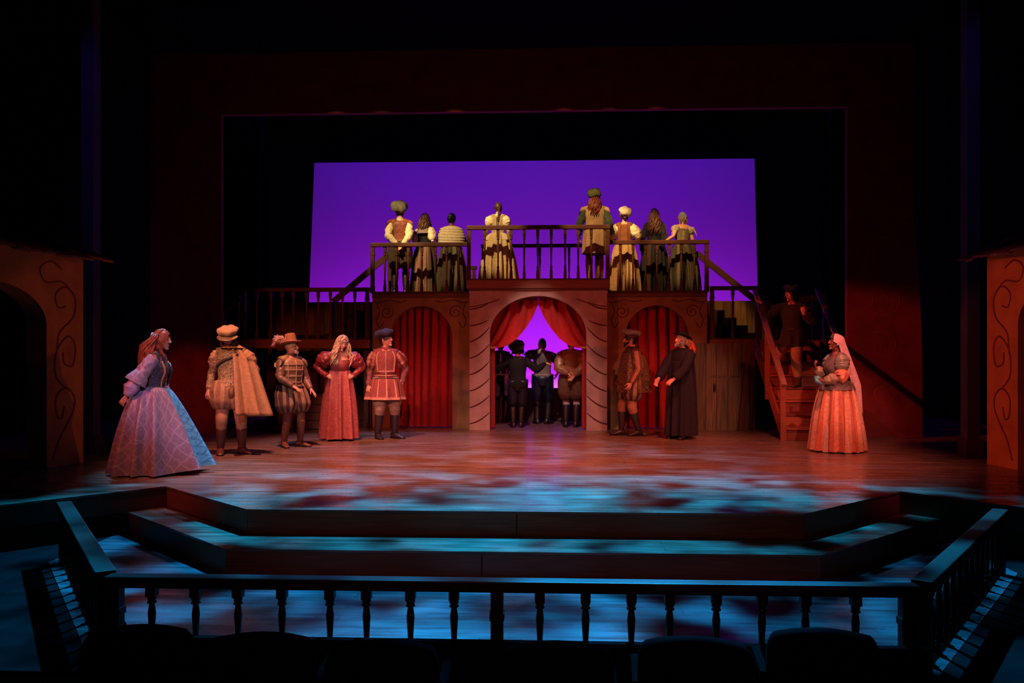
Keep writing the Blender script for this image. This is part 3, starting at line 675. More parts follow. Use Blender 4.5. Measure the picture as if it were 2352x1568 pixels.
        for sg in (1, -1):
            S, E, W = s.sh[sg], s.el[sg], s.wr[sg]
            b.tube([s.T(V((sg * .045, .02, 1.45))), s.T(V((sg * .11, .012, 1.43))), S], [.05, .052, .055], 10)
            b.tube([S + (S - E) * .08, S, S.lerp(E, .35), S.lerp(E, .8), E, E.lerp(W, .25), E.lerp(W, .75), W], [x * (.86 if s.fem else 1) for x in (.035, .060, .053, .044, .041, .044, .032, .027)], 12)
            f, nn, c = s.hd[sg]; sd = (nn.cross(f) if sg > 0 else f.cross(nn)).normalized(); q = .9 if s.fem else 1.0
            rings = []
            for t, w_, th in ((-.01, .024, .020), (.02, .031, .019), (.05, .039, .017), (.08, .041, .014), (.095, .037, .011)):
                rings.append([W + f * t * q + sd * math.cos(a) * w_ * q + nn * math.sin(a) * th * q for a in [2 * math.pi * i / 12 for i in range(12)]])
            b.loft(rings)
            for i, (o_, ln) in enumerate(((.031, .070), (.0105, .079), (-.0105, .074), (-.031, .058))):
                p = W + (f * .088 + sd * o_) * q; d = (f + sd * o_ * 4.5).normalized(); ax = d.cross(nn).normalized(); pts = [p]; a = 0
                for seg in (.42, .32, .26):
                    a += R_(c) * (.75 + .14 * i); pts.append(pts[-1] + (d * math.cos(a) + nn * math.sin(a)) * ln * seg * q)
                b.tube(pts, [.0098 * q, .0092 * q, .0084 * q, .006 * q], 8)
            p = W + (f * .022 + sd * .030) * q; d1 = (f * .65 + sd * .65 + nn * .4).normalized(); d2 = (f * .9 + sd * .2 + nn * .45).normalized()
            b.tube([p, p + d1 * .036 * q, p + (d1 * .036 + d2 * .030) * q, p + (d1 * .036 + d2 * .052) * q], [.0145 * q, .012 * q, .0105 * q, .007 * q], 8)
            Hh, K, A = s.hip[sg], s.kn[sg], s.an[sg]
            b.tube([Hh + V((0, 0, .04)), Hh.lerp(K, .25), Hh.lerp(K, .75), K, K.lerp(A, .28), K.lerp(A, .8), A], [.085, .082, .062, .053, .056, .036, .034], 12)
            fd = V((math.sin(s.fy[sg]), -math.cos(s.fy[sg]), 0)); up = V((0, 0, 1)); sx = fd.cross(up); rings = []
            for t, w_, h0, h1 in ((-.062, .018, -.07, -.04), (-.045, .030, -.083, -.005), (.0, .034, -.084, .02), (.07, .038, -.084, -.015), (.13, .043, -.084, -.038), (.17, .036, -.082, -.05), (.19, .018, -.078, -.06)):
                rings.append([A + fd * t + sx * w_ * math.cos(a) + up * ((h0 + h1) / 2 + (h1 - h0) / 2 * math.sin(a)) for a in [2 * math.pi * i / 12 for i in range(12)]])
            b.loft(rings)
        me = b.mesh('body', s.skin); ob = link('body', me, s.root)
        BODY_QUEUE.append((ob, s.skin))
        iris = mat('#1c120c', 'plain')
        for sg in (-1, 1):
            e = MB(); e.ell(s.HP(sg * .031, -.0805, .0115), (.0125, .0125, .0085), 10, 7, s.Rh, 0); e.ell(s.HP(sg * .031, -.0880, .0115), (.0066, .0066, .0062), 8, 6, s.Rh, 1)
            s.o(e, 'eye', [mat('#b3a59a', 'plain'), iris])
            e = MB(); e.tube([s.HP(sg * .014, -.099, .036), s.HP(sg * .032, -.0985, .043), s.HP(sg * .052, -.085, .036)], [.004, .005, .003], 6); s.o(e, 'eyebrow', s.hm)
        e = MB(); e.ell(s.HP(0, -.1015, -.054), (.021, .0085, .0052), 10, 6, s.Rh); e.ell(s.HP(0, -.1005, -.0655), (.018, .0090, .006), 10, 6, s.Rh); s.o(e, 'lips', mat('#9a4a42', 'skin'))
    # ------------------------------------------------ clothing
    def torso(s, name, m, z0, z1, off=.014, flare=None, folds=(9, .003), yoke=True, n=44, matfn=None):
        b = MB(); N = max(6, int((z1 - z0) / .028)); rings = []
        for i in range(N + 1):
            z = z0 + (z1 - z0) * i / N; ex = flare(z) if flare else 0
            rings.append([s.tp(2 * math.pi * j / n, z, off, ex + 2.2 * folds[1] * mnoise.noise(V((math.sin(2 * math.pi * j / n) * 2.4, math.cos(2 * math.pi * j / n) * 2.4, z * 13)))) for j in range(n)])
        b.loft(rings, matfn=matfn, cap0=False, cap1=False)
        if yoke and z1 > 1.40:
            for sg in (1, -1): b.tube([s.T(V((sg * .05, .018, min(1.45, z1 - .01)))), s.T(V((sg * .11, .010, 1.425))), s.sh[sg]], [.048 + off, .054 + off, .058 + off], 12)
        return s.o(b, name, m)
    def strip(s, b, th, z0, z1, r=.008, off=.02, th1=None, n=14):
        th1 = th if th1 is None else th1
        b.tube([s.tp(th + (th1 - th) * i / n, z0 + (z1 - z0) * i / n, off) for i in range(n + 1)], r, 6)
    def band(s, b, z, r=.008, off=.02, t0=-math.pi, t1=math.pi, n=40): b.tube([s.tp(t0 + (t1 - t0) * i / n, z, off) for i in range(n + 1)], r, 6)
    def arm_path(s, sg, t):                      # 0 shoulder, 1 elbow, 2 wrist
        return s.sh[sg].lerp(s.el[sg], t) if t <= 1 else s.el[sg].lerp(s.wr[sg], t - 1)
    def sleeve(s, name, m, t0, t1, rad, ridges=(0, 0), pucker=.006, sides=(1, -1), n=24, steps=26, alt=None):
        for sg in sides:
            pts = []; rr = []
            for i in range(steps + 1):
                u = i / steps; pts.append(s.arm_path(sg, t0 + (t1 - t0) * u)); rr.append(interp(rad, u)[0])
            b = MB(); i0 = 0; b.tube(pts, rr, n, caps=True, matfn=(lambda a, j: (j // max(1, n // (2 * ridges[0]))) % 2) if alt else None)
            if True:
                for a in range(steps + 1):
                    for j in range(n):
                        q = a * n + j; c = pts[a]; env = math.sin(math.pi * min(1, max(0, a / steps)))
                        nz = mnoise.noise(b.v[q] * 19 + V((sg * 3.1, 0, 0))) + .8 * mnoise.noise(V((b.v[q].x * 24, b.v[q].y * 24, b.v[q].z * 62)))
                        b.v[q] = c + (b.v[q] - c) * (1 + env * (ridges[1] * math.cos(ridges[0] * 2 * math.pi * j / n) + 30 * pucker * nz))
            s.o(b, name, [m, alt] if alt else m)
    def caps(s, m, w_=.11, ln=.085, name='shoulder_wing'):
        for sg in (1, -1):
            S = s.sh[sg]; d = (s.el[sg] - S).normalized(); out = V((sg * .8, 0, .25)); b = MB(); rings = []
            for i in range(6):
                u = i / 5; c = S + V((sg * (-.03), 0, .0)) + (out * ln * u + d * .06 * u * u)
                rings.append([c + V((0, math.sin(a), 0)) * (.075 + .028 * u) + V((-sg * .35, 0, .93)) * math.cos(a) * (.072 + .012 * u) for a in [2 * math.pi * j / 18 for j in range(18)]])
            b.loft(rings, cap0=False, cap1=False); s.o(b, name, m)
    def skirt(s, name, m, z0=1.05, z1=.03, r0=None, rx=.40, ry=.38, pleats=16, amp=.07, off=(0, 0), bulge=.75, matfn=None, n=96, steps=16, seed=1, hemfn=None, top_off=.018):
        b = MB(); rings = []; rnd = random.Random(seed); ph = [rnd.uniform(-.5, .5) for _ in range(7)]
        for i in range(steps + 1):
            u = i / steps; z = z0 + (z1 - z0) * u; ring = []
            for j in range(n):
                th = 2 * math.pi * j / n; top = s.tp(th, z0, top_off) if not r0 else s.T(V((r0 * math.sin(th), -r0 * math.cos(th), z0)))
                w_ = th * pleats + 1.2 * sum(ph[q] * math.sin((q + 1) * th + q) for q in range(4))
                w_ += .55 * u * math.sin(3 * th + 4 * ph[5]); fd_ = 1 - 2 * abs(math.sin(w_ / 2)) ** .8; a = amp * (.35 + .65 * min(1, 1.4 * u)) * (1.25 * fd_ + .5 * math.cos(.5 * w_ + 5 * ph[6])); uu = u ** bulge
                hem = V((off[0] + rx * (1 + a) * math.sin(th), off[1] - ry * (1 + a) * math.cos(th), z))
                if hemfn: hem = hemfn(th, u, hem)
                p = V((top.x + (hem.x - top.x) * uu, top.y + (hem.y - top.y) * uu, top.z + (hem.z - top.z) * u)); ring.append(p)
            rings.append(ring)
        b.loft(rings, matfn=matfn, cap0=False, cap1=False); return s.o(b, name, m)
    def breeches(s, m, m2=None, zb=.60, r=(.13, .165, .16, .085), panes=10, ridge=.05, name='breeches'):
        b = MB(); steps = 16; n = panes * 4
        b.loft([[s.tp(2 * math.pi * j / 32, z, .016) for j in range(32)] for z in [.78 + .026 * i for i in range(11)]])
        for sg in (1, -1):
            H, K = s.hip[sg] + V((sg * .012, 0, .09)), s.kn[sg]; tb = (H.z - zb) / max(.05, H.z - K.z); pts = []; rr = []; i0 = len(b.v)
            for i in range(steps + 1):
                u = i / steps; pts.append(H.lerp(K, tb * u) if tb * u <= 1 else K.lerp(s.an[sg], (tb * u - 1) * .9)); rr.append(interp([(0, r[0]), (.35, r[1]), (.75, r[2]), (.90, (r[2] * 1.6 + r[3]) / 2.6), (.97, (r[2] + 2 * r[3]) / 3), (1, r[3])], u)[0])
            b.tube(pts, rr, n, matfn=(lambda a, j: (j // 2) % 2) if m2 else None)
            for a in range(steps + 1):
                env = math.sin(math.pi * a / steps) ** .6 if 0 < a < steps else 0
                for j in range(n):
                    q = i0 + a * n + j; dd = b.v[q] - pts[a]; dd.z *= .3; nz = mnoise.noise(V((b.v[q].x * 16, b.v[q].y * 16, b.v[q].z * 6))); b.v[q] = b.v[q] + dd * env * (ridge * math.cos(panes * 2 * math.pi * (j - .5) / n) + .10 * nz)
        s.o(b, name, [m, m2] if m2 else m)
    def legs(s, m, t0=.5, t1=2.0, r=(.075, .064, .066, .042), name='hose'):
        for sg in (1, -1):
            b = MB(); pts = []; rr = []
            for i in range(15):
                t = t0 + (t1 - t0) * i / 14; pts.append(s.hip[sg].lerp(s.kn[sg], t) if t <= 1 else s.kn[sg].lerp(s.an[sg], t - 1))
                rr.append(interp([(0, r[0] + .01), (.6, r[0]), (1, r[1]), (1.3, r[2]), (2, r[3])], t)[0] + .003 * math.sin(i * 2.4))
            b.tube(pts, rr, 16); s.o(b, name, m)
    def boots(s, m, t=.2, r=(.072, .070, .056, .048), sole=None, cuff=None, name='boot'):
        for sg in (1, -1):
            K, A = s.kn[sg], s.an[sg]; b = MB(); pts = []; rr = []
            for i in range(11):
                u = i / 10; pts.append(K.lerp(A, t + (1 - t) * u)); rr.append(interp([(0, r[0]), (.3, r[1]), (.8, r[2]), (1, r[3])], u)[0] + (.003 * math.sin(i * 2.9) if 0 < i < 9 else 0))
            b.tube(pts, rr, 16)
            fd = V((math.sin(s.fy[sg]), -math.cos(s.fy[sg]), 0)); up = V((0, 0, 1)); sx = fd.cross(up); rings = []
            for tt, w_, h1 in ((-.078, .020, -.03), (-.06, .040, .02), (-.02, .046, .045), (.04, .046, .02), (.09, .049, -.012), (.14, .051, -.03), (.18, .044, -.042), (.21, .024, -.055)):
                h0 = -.078; rings.append([A + fd * tt + sx * w_ * math.cos(a) + up * ((h0 + h1) / 2 + (h1 - h0) / 2 * math.sin(a)) for a in [2 * math.pi * i / 16 for i in range(16)]])
            b.loft(rings); o = s.o(b, name, m)
            c = MB(); z = A.z - .085
            out = [(-.082, .030), (-.05, .042), (.03, .040), (.10, .050), (.16, .050), (.205, .026)]
            pts = [A + fd * a + sx * w_ for a, w_ in out] + [A + fd * a - sx * w_ for a, w_ in reversed(out)]
            c.loft([[V((p.x, p.y, z)) for p in pts], [V((p.x, p.y, z + .016)) for p in pts]]); c.obj('sole', mat('#120c09', 'leather'), o)
            if cuff:
                c = MB(); p0 = K.lerp(A, t); p1 = K.lerp(A, t + .16); c.tube([p0 + (p0 - p1) * .15, p0, p1], [r[0] + .016, r[0] + .014, r[0] + .006], 16); c.obj('cuff', cuff, o, True)
    def belt(s, m, z, r=.016, off=.024): b = MB(); s.band(b, z, r, off); s.o(b, 'belt', m)
    def collar(s, m, r=.075, h=.05, name='collar'):
        b = MB(); M = s.Tm(1.0)
        b.lathe([(r + .022, -.02), (r + .004, 0), (r, h * .6), (r + .006, h), (r - .004, h)], 22, s.nb + M @ V((0, -.002, -.01)), M, caps=False); s.o(b, name, m)
    def cuffs(s, m, r=.042, ln=.05, frill=0):
        for sg in (1, -1):
            b = MB(); d = (s.wr[sg] - s.el[sg]).normalized(); W = s.wr[sg]
            b.tube([W - d * ln, W - d * ln * .4, W + d * .008], [r * .92, r, r * (1.1 + frill)], 14); s.o(b, 'cuff', m)
    # ------------------------------------------------ hair, hats
    def hair(s, hang=0, n=46, wave=.012, spread=.16, back=.14, hairline=.45, scale=1.07, seed=2, front=True, bun=None, vol=1.0):
        b = MB(); rnd = random.Random(seed); t = MB()
        def hf(x, y, z, p):
            if z < 0 and y > 0: p.y *= 1 - .25 * (-z)
            p += p.normalized() * .004 * math.sin(9 * x + 7 * z * y + 5 * z); return p
        t.ell(s.hc, (.081 * scale * vol, .107 * scale * vol, .122 * scale), 44, 30, None, fn=hf)
        keep = []; longh = hang > .15
        for f in t.f:
            q = sum((t.v[i] for i in f), V()) / len(f) - s.hc; x, y, z = q.x / .08, q.y / .105, q.z / .12
            if y < .02 and (x / .84) ** 2 + ((z + .35) / (hairline + .42)) ** 2 < 1: continue
            if z < -.72 or (not longh and y < .25 and z < -.12) or (longh and y < -.1 and z < -.2): continue
            keep.append(f)
        rot = [s.hc + s.Rh @ (p - s.hc) for p in t.v]; b.v = rot; b.f = keep; b.m = [0] * len(keep)
        if hang:
            n = int(n * 1.9)
            for i in range(n):
                a = (i + rnd.uniform(-.3, .3)) / n * 2 - 1          # -1..1 across from one temple round the back
                th = a * R_(118 if front else 80); p0 = s.hc + s.Rh @ V((.078 * math.sin(th), .100 * math.cos(th) if abs(th) < 1.57 else .05 * math.cos(th) - .03, rnd.uniform(-.02, .06)))
                L = hang * rnd.uniform(.82, 1.08); pts = []; rr = []; out = s.Rh @ V((math.sin(th), math.cos(th), 0)); ph = rnd.uniform(0, 6)
                if longh:
                    for k in range(4):                # swept over the crown before it falls
                        al = R_(18 + 19 * k); az = th * (.75 + .08 * k) + .15 * math.sin(ph); q = V((.084 * math.sin(al) * math.sin(az), .110 * math.sin(al) * math.cos(az) - .012 * (3 - k), .124 * math.cos(al))) * (1.09 * scale / 1.07)
                        pts.append(s.hc + s.Rh @ q); rr.append(.008)
                for k in range(10):
                    u = k / 9; z = p0.z - L * u
                    hs = min(1, hang / .22); bx = out.x * hs * (spread * min(1, u * 1.5) * .6); by = hs * (out.y * (back - .08) * min(1, u * 2.2) + (.03 * min(1, u * 2) if out.y > 0 else 0))
                    q = V((p0.x + bx + wave * (.4 + u) * math.sin(9 * u + ph), p0.y + by + wave * (.4 + u) * math.cos(8 * u + ph) + (-s.lean * .0), z)); pts.append(q); rr.append(interp([(0, .012), (.4, .0135), (.8, .010), (1, .002)], u)[0] * vol)
                b.tube(pts, rr, 6)
        if bun:
            c = s.HP(*bun[:3]); b.ell(c, bun[3], 14, 10, fn=lambda x, y, z, p: p * (1 + .06 * math.sin(8 * z + 4 * x)))
        return s.o(b, 'hair', s.hm)
    def braid(s, ln=.34, x=.02):
        b = MB(); p0 = s.HP(x, .10, .0)
        for k in range(14):
            u = k / 13; c = V((p0.x + .02 * u + .008 * (-1) ** k, p0.y + .02 + .03 * u, p0.z - ln * u)); b.ell(c, (.024 * (1 - .45 * u), .02 * (1 - .4 * u), .022), 10, 6)
        s.o(b, 'braid', s.hm)
    def beard(s, m, ln=.07, full=True, seed=3):
        b = MB(); rnd = random.Random(seed)
        for i in range(44 if full else 20):
            a = rnd.uniform(-1, 1) * (R_(78) if full else R_(30)); z = -.055 - .03 * math.cos(a) * rnd.uniform(.2, 1.2) + (.035 * abs(a) / 1.3)
            p = V((.062 * math.sin(a), -.092 * math.cos(a) - .004, z)); l = ln * rnd.uniform(.6, 1) * (.5 + .5 * math.cos(a))
            q = [s.HP(*p), s.HP(p.x * 1.05, p.y - .016, p.z - l * .45), s.HP(p.x * .85, p.y - .008, p.z - l)]; b.tube(q, [.011, .012, .003], 6)
        for sg in (-1, 1): b.tube([s.HP(0, -.112, -.042), s.HP(sg * .02, -.108, -.046), s.HP(sg * .038, -.092, -.062)], [.006, .008, .004], 6)
        s.o(b, 'beard', m)
    def beret(s, m, r=.155, h=.075, tilt=(8, 6), ribs=0, z=.085, band=None, y=.012, lump=.08, droop=0, seed=1, alt=None):
        M = s.Rh @ Matrix.Rotation(R_(tilt[0]), 3, 'X') @ Matrix.Rotation(R_(tilt[1]), 3, 'Y'); b = MB(); c = s.HP(0, y, z)
        def fn(t, rr, zz, p):
            k = 1 + lump * math.sin(3 * t + seed) * (rr / r) + lump * .6 * math.sin(5 * t + 2 * seed) * (rr / r) ** 2
            if ribs: k *= 1 + .06 * math.cos(ribs * t) * (rr / r)
            p = V((p.x * k, p.y * k, p.z + droop * -max(0, p.x) * .4 + .014 * math.sin(4 * t + seed) * (rr / r))); return p
        b.lathe([(.082, -.028), (.092, -.024), (.094, .002), (.115, .008), (r * .93, .018), (r, .035), (r * .98, max(.055, h * .55)), (r * .84, h * .95), (r * .55, h * 1.14), (r * .25, h * 1.2), (.004, h * 1.2)], 36, c, M, fn=fn)
        o = s.o(b, 'beret', m)
        e = MB(); e.lathe([(.089, -.034), (.099, -.030), (.101, -.004), (.093, 0)], 28, c, M); e.obj('hat_band', band or m, o, True); return o
    def tall_hat(s, m, band, brim=.155, h=.15, tilt=(-4, 0)):
        M = s.Rh @ Matrix.Rotation(R_(tilt[0]), 3, 'X') @ Matrix.Rotation(R_(tilt[1]), 3, 'Y'); c = s.HP(0, .01, .068); b = MB()
        b.lathe([(.088, -.012), (brim, -.004 + .0), (brim + .004, .003), (brim, .010), (.098, .006), (.096, .03), (.088, h * .8), (.080, h), (.055, h + .008), (.004, h + .010)], 30, c, M,
                fn=lambda t, r, z, p: V((p.x, p.y * (1.06 if r > .1 else 1), p.z + (.018 * abs(math.cos(t)) ** 2 if r > .12 else 0))))
        o = s.o(b, 'hat', m); e = MB(); e.lathe([(.098, .006), (.101, .010), (.099, .038), (.094, .040)], 28, c, M); e.obj('hat_band', band, o, True); return o
    def plume(s, ctrl, m, w_=.06, n=34, name='feather', seed=1):
        b = MB(); rnd = random.Random(seed); path = smooth_path(ctrl, 8); b.tube(path, [.004] * (len(path) - 1) + [.002], 5)
        for i in range(n):
            u = i / n * .98 + .02; k = u * (len(path) - 1); a = int(min(k, len(path) - 2)); p = path[a].lerp(path[a + 1], k - a); t = (path[a + 1] - path[a]).normalized()
            for sg in (-1, 1):
                d = V((rnd.uniform(-1, 1), rnd.uniform(-1, 1), rnd.uniform(-.6, 1))); d = (d - t * d.dot(t)).normalized(); l = w_ * (.5 + .5 * math.sin(math.pi * min(1, u + .15))) * rnd.uniform(.7, 1.1)
                b.tube([p, p + d * l * .55 + t * l * .35, p + d * l * .9 + t * l * .8 + V((0, 0, -.012))], [.004, .0045, .001], 4)
        return s.o(b, name, m)
def finish_bodies():
    for ob, m in BODY_QUEUE:
        r = ob.modifiers.new('r', 'REMESH'); r.mode = 'VOXEL'; r.voxel_size = .0062
        sm = ob.modifiers.new('s', 'SMOOTH'); sm.factor = .5; sm.iterations = 2
        d = ob.modifiers.new('d', 'DECIMATE'); d.ratio = .30
    bpy.context.view_layer.update(); dg = bpy.context.evaluated_depsgraph_get()
    for ob, m in BODY_QUEUE:
        me = bpy.data.meshes.new_from_object(ob.evaluated_get(dg)); me.name = 'body'
        ob.modifiers.clear(); ob.data = me; me.materials.clear(); me.materials.append(m)
        me.polygons.foreach_set('use_smooth', [True] * len(me.polygons))
pi = math.pi
def bal(X, y, z): p = P(X, 600, y); return (p.x, y, z)
BROWNB = mat('#4a2c1c', 'leather'); BLACKB = mat('#1c1512', 'leather'); PURPB = mat('#2c2028', 'leather')
GOLD = mat('#b8905a', 'satin'); CREAM = mat('#d8c8a4', 'wool'); WHITE = mat('#d9d4cc', 'wool'); BLK = mat('#141216', 'wool')
def buttons(p, z0, z1, n=9, th=0.0, m=None, off=.022):
    b = MB()
    for i in range(n): b.ell(p.tp(th, z0 + (z1 - z0) * i / (n - 1), off), .008, 8, 6)
    tag(p.o(b, 'buttons', m or GOLD), kind='stuff')
# ---- lady in the silver brocade gown
p = Person('long-haired lady in a silver-lavender brocade gown with a bright blue front panel', G(352, 1086), 99, 1.68, True, '#c98f74', lean=7, head=(-4, 6, 0),
           Rr=(-.30, .30, .84), hR=dict(e=(-.7, .6, -.2), n=(1, 0, 0), c=40), L=(.26, -.10, .92), hairc='#8a4a2c')
SIL = mat('#8a829e', 'lattice', '#aba4ba', 11); BLU = mat('#58b8e6', 'lattice', '#2a78b0', 22)
p.torso('bodice', mat('#2a2430', 'brocade', '#6b6478', 40), 1.02, 1.455, .018)
def hem1(th, u, h): # the front panel is swept forward as she walks
    k = max(0, math.cos(th)) ** 3 * u * u; return V((h.x, h.y - .20 * k, h.z + .07 * k))
p.skirt('skirt', [SIL, BLU], 1.06, .02, rx=.47, ry=.50, pleats=11, amp=.13, off=(0, .0), bulge=.95, matfn=lambda a, j: 1 if (j < 5 or j > 89) else 0, hemfn=hem1, seed=4)
p.sleeve('sleeve', mat('#94869e', 'lattice', '#b3a9b8', 12), -.05, 1.25, [(0, .075), (.2, .085), (.6, .085), (.85, .12), (1, .135)], pucker=.005)
p.sleeve('undersleeve', mat('#b9a8c8', 'satin'), 1.0, 1.95, [(0, .075), (.6, .085), (.9, .055), (1, .04)], ridges=(6, .06))
b = MB()
for sg in (-1, 1): p.strip(b, sg * .35, 1.02, 1.38, .011, .022, sg * .75)
p.o(b, 'bodice_trim', mat('#c9a070', 'satin')); p.hair(.38, 70, .024, .16, .19, .60, 1.10, 5, False)
b = MB()
for i in range(9):
    q = p.HP(-.078, -.02 + .012 * i, .02); b.tube([q + V((-.012 * math.sin(k * 1.3 + i), -.006 * k * (i < 4) + .012 * math.cos(k * 1.5 + i), -.036 * k)) for k in range(9)], [.009, .012, .013, .013, .012, .011, .010, .008, .003], 6)
p.o(b, 'ringlets', p.hm)
b = MB(); b.ell(p.HP(0, .108, .05), (.04, .02, .03), 12, 8, p.Rh); p.o(b, 'hair_comb', mat('#cfc6d6', 'satin'))
b = MB(); b.tube([p.tp(.15, 1.36, .03), p.tp(.1, 1.28, .045), p.tp(.05, 1.18, .05), p.tp(.2, 1.08, .06)], [.022, .026, .02, .008], 8); p.o(b, 'ribbon', mat('#1c1a20', 'satin'))
# ---- gentleman with the cape
p = Person('bearded gentleman in a soft peaked cap and long tan cape over one shoulder', G(530, 1043), 8, 1.76, False, '#b98568', head=(-6, 30, 0), Rr=(-.29, -.05, .90), hR=dict(n=(.5, .8, 0), c=30), L=(.20, .06, .95), hL=dict(e=(1, .3, 0)),
           fR=(-.13, -.04, .085), fL=(.15, .03, .085), yawL=55, yawR=12, hairc='#6a3a22')
TN = mat('#a5825e', 'wool'); GB = mat('#b09462', 'brocade', '#6f5a38', 30); CAPE = mat('#a07a54', 'wool')
p.torso('doublet', GB, .96, 1.47, .02, flare=lambda z: max(0, 1.02 - z) * .5); buttons(p, 1.0, 1.42, 9, .12, off=.028)
b = MB(); b.loft([[p.tp(t, z, .034) for t in (-.75, -.4, 0, .4, .75)] for z in (1.0, .99)], closed=False)
b = MB(); n = 12
b.grid(lambda u, v: p.tp((u - .5) * 1.5 * (1 - .85 * v), 1.03 - .20 * v, .036 + .02 * v), n, 8); p.o(b, 'doublet_point', GB)
p.sleeve('sleeve', GB, 0, 1.93, [(0, .075), (.3, .06), (.6, .055), (1, .042)])
p.sleeve('puffed_upper_sleeve', TN, -.08, .72, [(0, .07), (.35, .098), (.75, .092), (1, .062)], ridges=(5, .10), n=30)
p.breeches(TN, mat('#86684a', 'wool'), .62, (.13, .17, .165, .09), 9, .07); p.legs(TN, .55, 1.5, (.09, .085, .07, .05), 'knee_breeches'); p.boots(BROWNB, .30, cuff=None)
p.collar(mat('#c8b49a', 'wool'), .074, .06)
b = MB(); b.ell((.05, -.17, .86), (.05, .045, .085), 12, 10); b.tube([(.03, -.15, 1.0), (.05, -.19, .93), (.05, -.19, .9)], .012, 6); p.o(b, 'belt_pouch', mat('#6b4c2c', 'leather'))
b = MB()
def cape(u, v):
    th = R_(8 + 178 * u); wv = (.018 + .05 * v) * math.sin(2 * pi * 5.2 * u + 1.2)
    rx = interp([(0, .085), (.06, .15), (.14, .235), (.3, .29), (1, .44)], v)[0] + wv; ry = interp([(0, .085), (.06, .125), (.14, .16), (.3, .20), (1, .34)], v)[0] + wv
    return (.02 + .06 * v + rx * math.sin(th), -ry * math.cos(th) + .02, 1.50 - .97 * v + .03 * v * math.cos(th))
b.grid(cape, 90, 24); o = p.o(b, 'cape', CAPE); sl = o.modifiers.new('thick', 'SOLIDIFY'); sl.thickness = .008
b = MB(); b.grid(lambda u, v: ((.082 + .10 * v) * math.sin(R_(-60 + 250 * u)) + .01, -(.082 + .075 * v) * math.cos(R_(-60 + 250 * u)) + .01, 1.535 - .055 * v), 40, 5); p.o(b, 'cape_collar', CAPE)
b = MB(); p.strip(b, -1.0, 1.22, 1.40, .018, .034, .6); p.o(b, 'cape_strap', mat('#3c2c1e', 'leather'))
p.hair(.10, 40, .012, .05, .11, .5, 1.05, 3); p.beard(p.hm, .085)
b = MB(); c = p.HP(0, -.02, .10)
b.lathe([(.09, -.03), (.105, -.02), (.13, .0), (.142, .025), (.13, .055), (.085, .075), (.004, .08)], 34, c, p.Rh @ Matrix.Rotation(R_(-8), 3, 'X'), fn=lambda t, r, z, q: V((q.x * (1 + .05 * math.sin(4 * t)), q.y * (1.08 + .05 * math.sin(5 * t)) + .012, q.z + .01 * math.sin(6 * t) * (r / .14))))
o = p.o(b, 'cap', mat('#a58a68', 'wool')); b = MB()
b.grid(lambda u, v: p.HP((.10 + .045 * v) * math.sin(R_(-80 + 160 * u)), -.02 - (.10 + .06 * v) * math.cos(R_(-80 + 160 * u)), .082 - .03 * v - .012 * abs(u - .5)), 24, 4); q = b.obj('cap_peak', mat('#a58a68', 'wool'), o, True); q.modifiers.new('t', 'SOLIDIFY').thickness = .01
# ---- man in the plumed steeple hat
p = Person('white-bearded man in a tall brown hat with a pale plume', G(668, 1026), 52, 1.62, False, '#c08a70', head=(26, 0, 0), Rr=(-.14, -.27, 1.0), hR=dict(e=(-1, .7, -.3), n=(0, .2, -1), f=(.3, -.9, -.45), c=14), L=(.24, -.22, .94), hL=dict(n=(-.3, .3, -1), f=(.2, -.7, -.7), c=12),
           fR=(-.12, .02, .085), fL=(.14, -.06, .085), yawL=20, yawR=-18, hairc='#8a8078', build=1.06)
JK = mat('#96785a', 'leather'); SLV = mat('#6e5140', 'leather')
p.torso('jerkin', JK, .95, 1.46, .024, flare=lambda z: max(0, 1.02 - z) * .4); b = MB()
for t in (-1.3, -.65, 0, .65, 1.3): p.strip(b, t, .98, 1.42, .008, .032)
for z in (1.06, 1.16, 1.26, 1.35): p.band(b, z, .007, .032, -1.5, 1.5)
p.o(b, 'jerkin_braid', mat('#b09a90', 'wool')); p.caps(JK, ln=.10); p.collar(mat('#6a5560', 'wool'), .072, .075); p.belt(mat('#3a2418', 'leather'), .985, .012, .05)
p.sleeve('sleeve', SLV, 0, 1.95, [(0, .07), (.3, .074), (.55, .068), (.8, .055), (1, .040)], pucker=.008)
p.breeches(mat('#8a6c5c', 'wool'), mat('#4a3426', 'velvet'), .56, (.135, .175, .185, .10), 10, .08); p.legs(mat('#7a4c36', 'wool'), .5, 1.3, (.085, .07, .066, .05)); p.boots(mat('#6a3c26', 'leather'), .14, (.07, .068, .054, .047))
p.hair(.0, hairline=.4, scale=1.03); p.beard(mat('#c9bdb2', 'hair'), .055)
p.tall_hat(mat('#96664a', 'wool'), mat('#7a6656', 'satin'), .165, .15, (-10, 0))
p.plume([p.HP(-.07, .06, .10), p.HP(-.07, .14, .14), p.HP(-.05, .23, .14), p.HP(-.04, .30, .11)], mat('#d8b4b0', 'wool'), .085, 46)
p.plume([p.HP(-.08, .06, .09), p.HP(-.10, .15, .10), p.HP(-.10, .24, .07), p.HP(-.09, .29, .03)], mat('#b08480', 'wool'), .07, 36, seed=5)
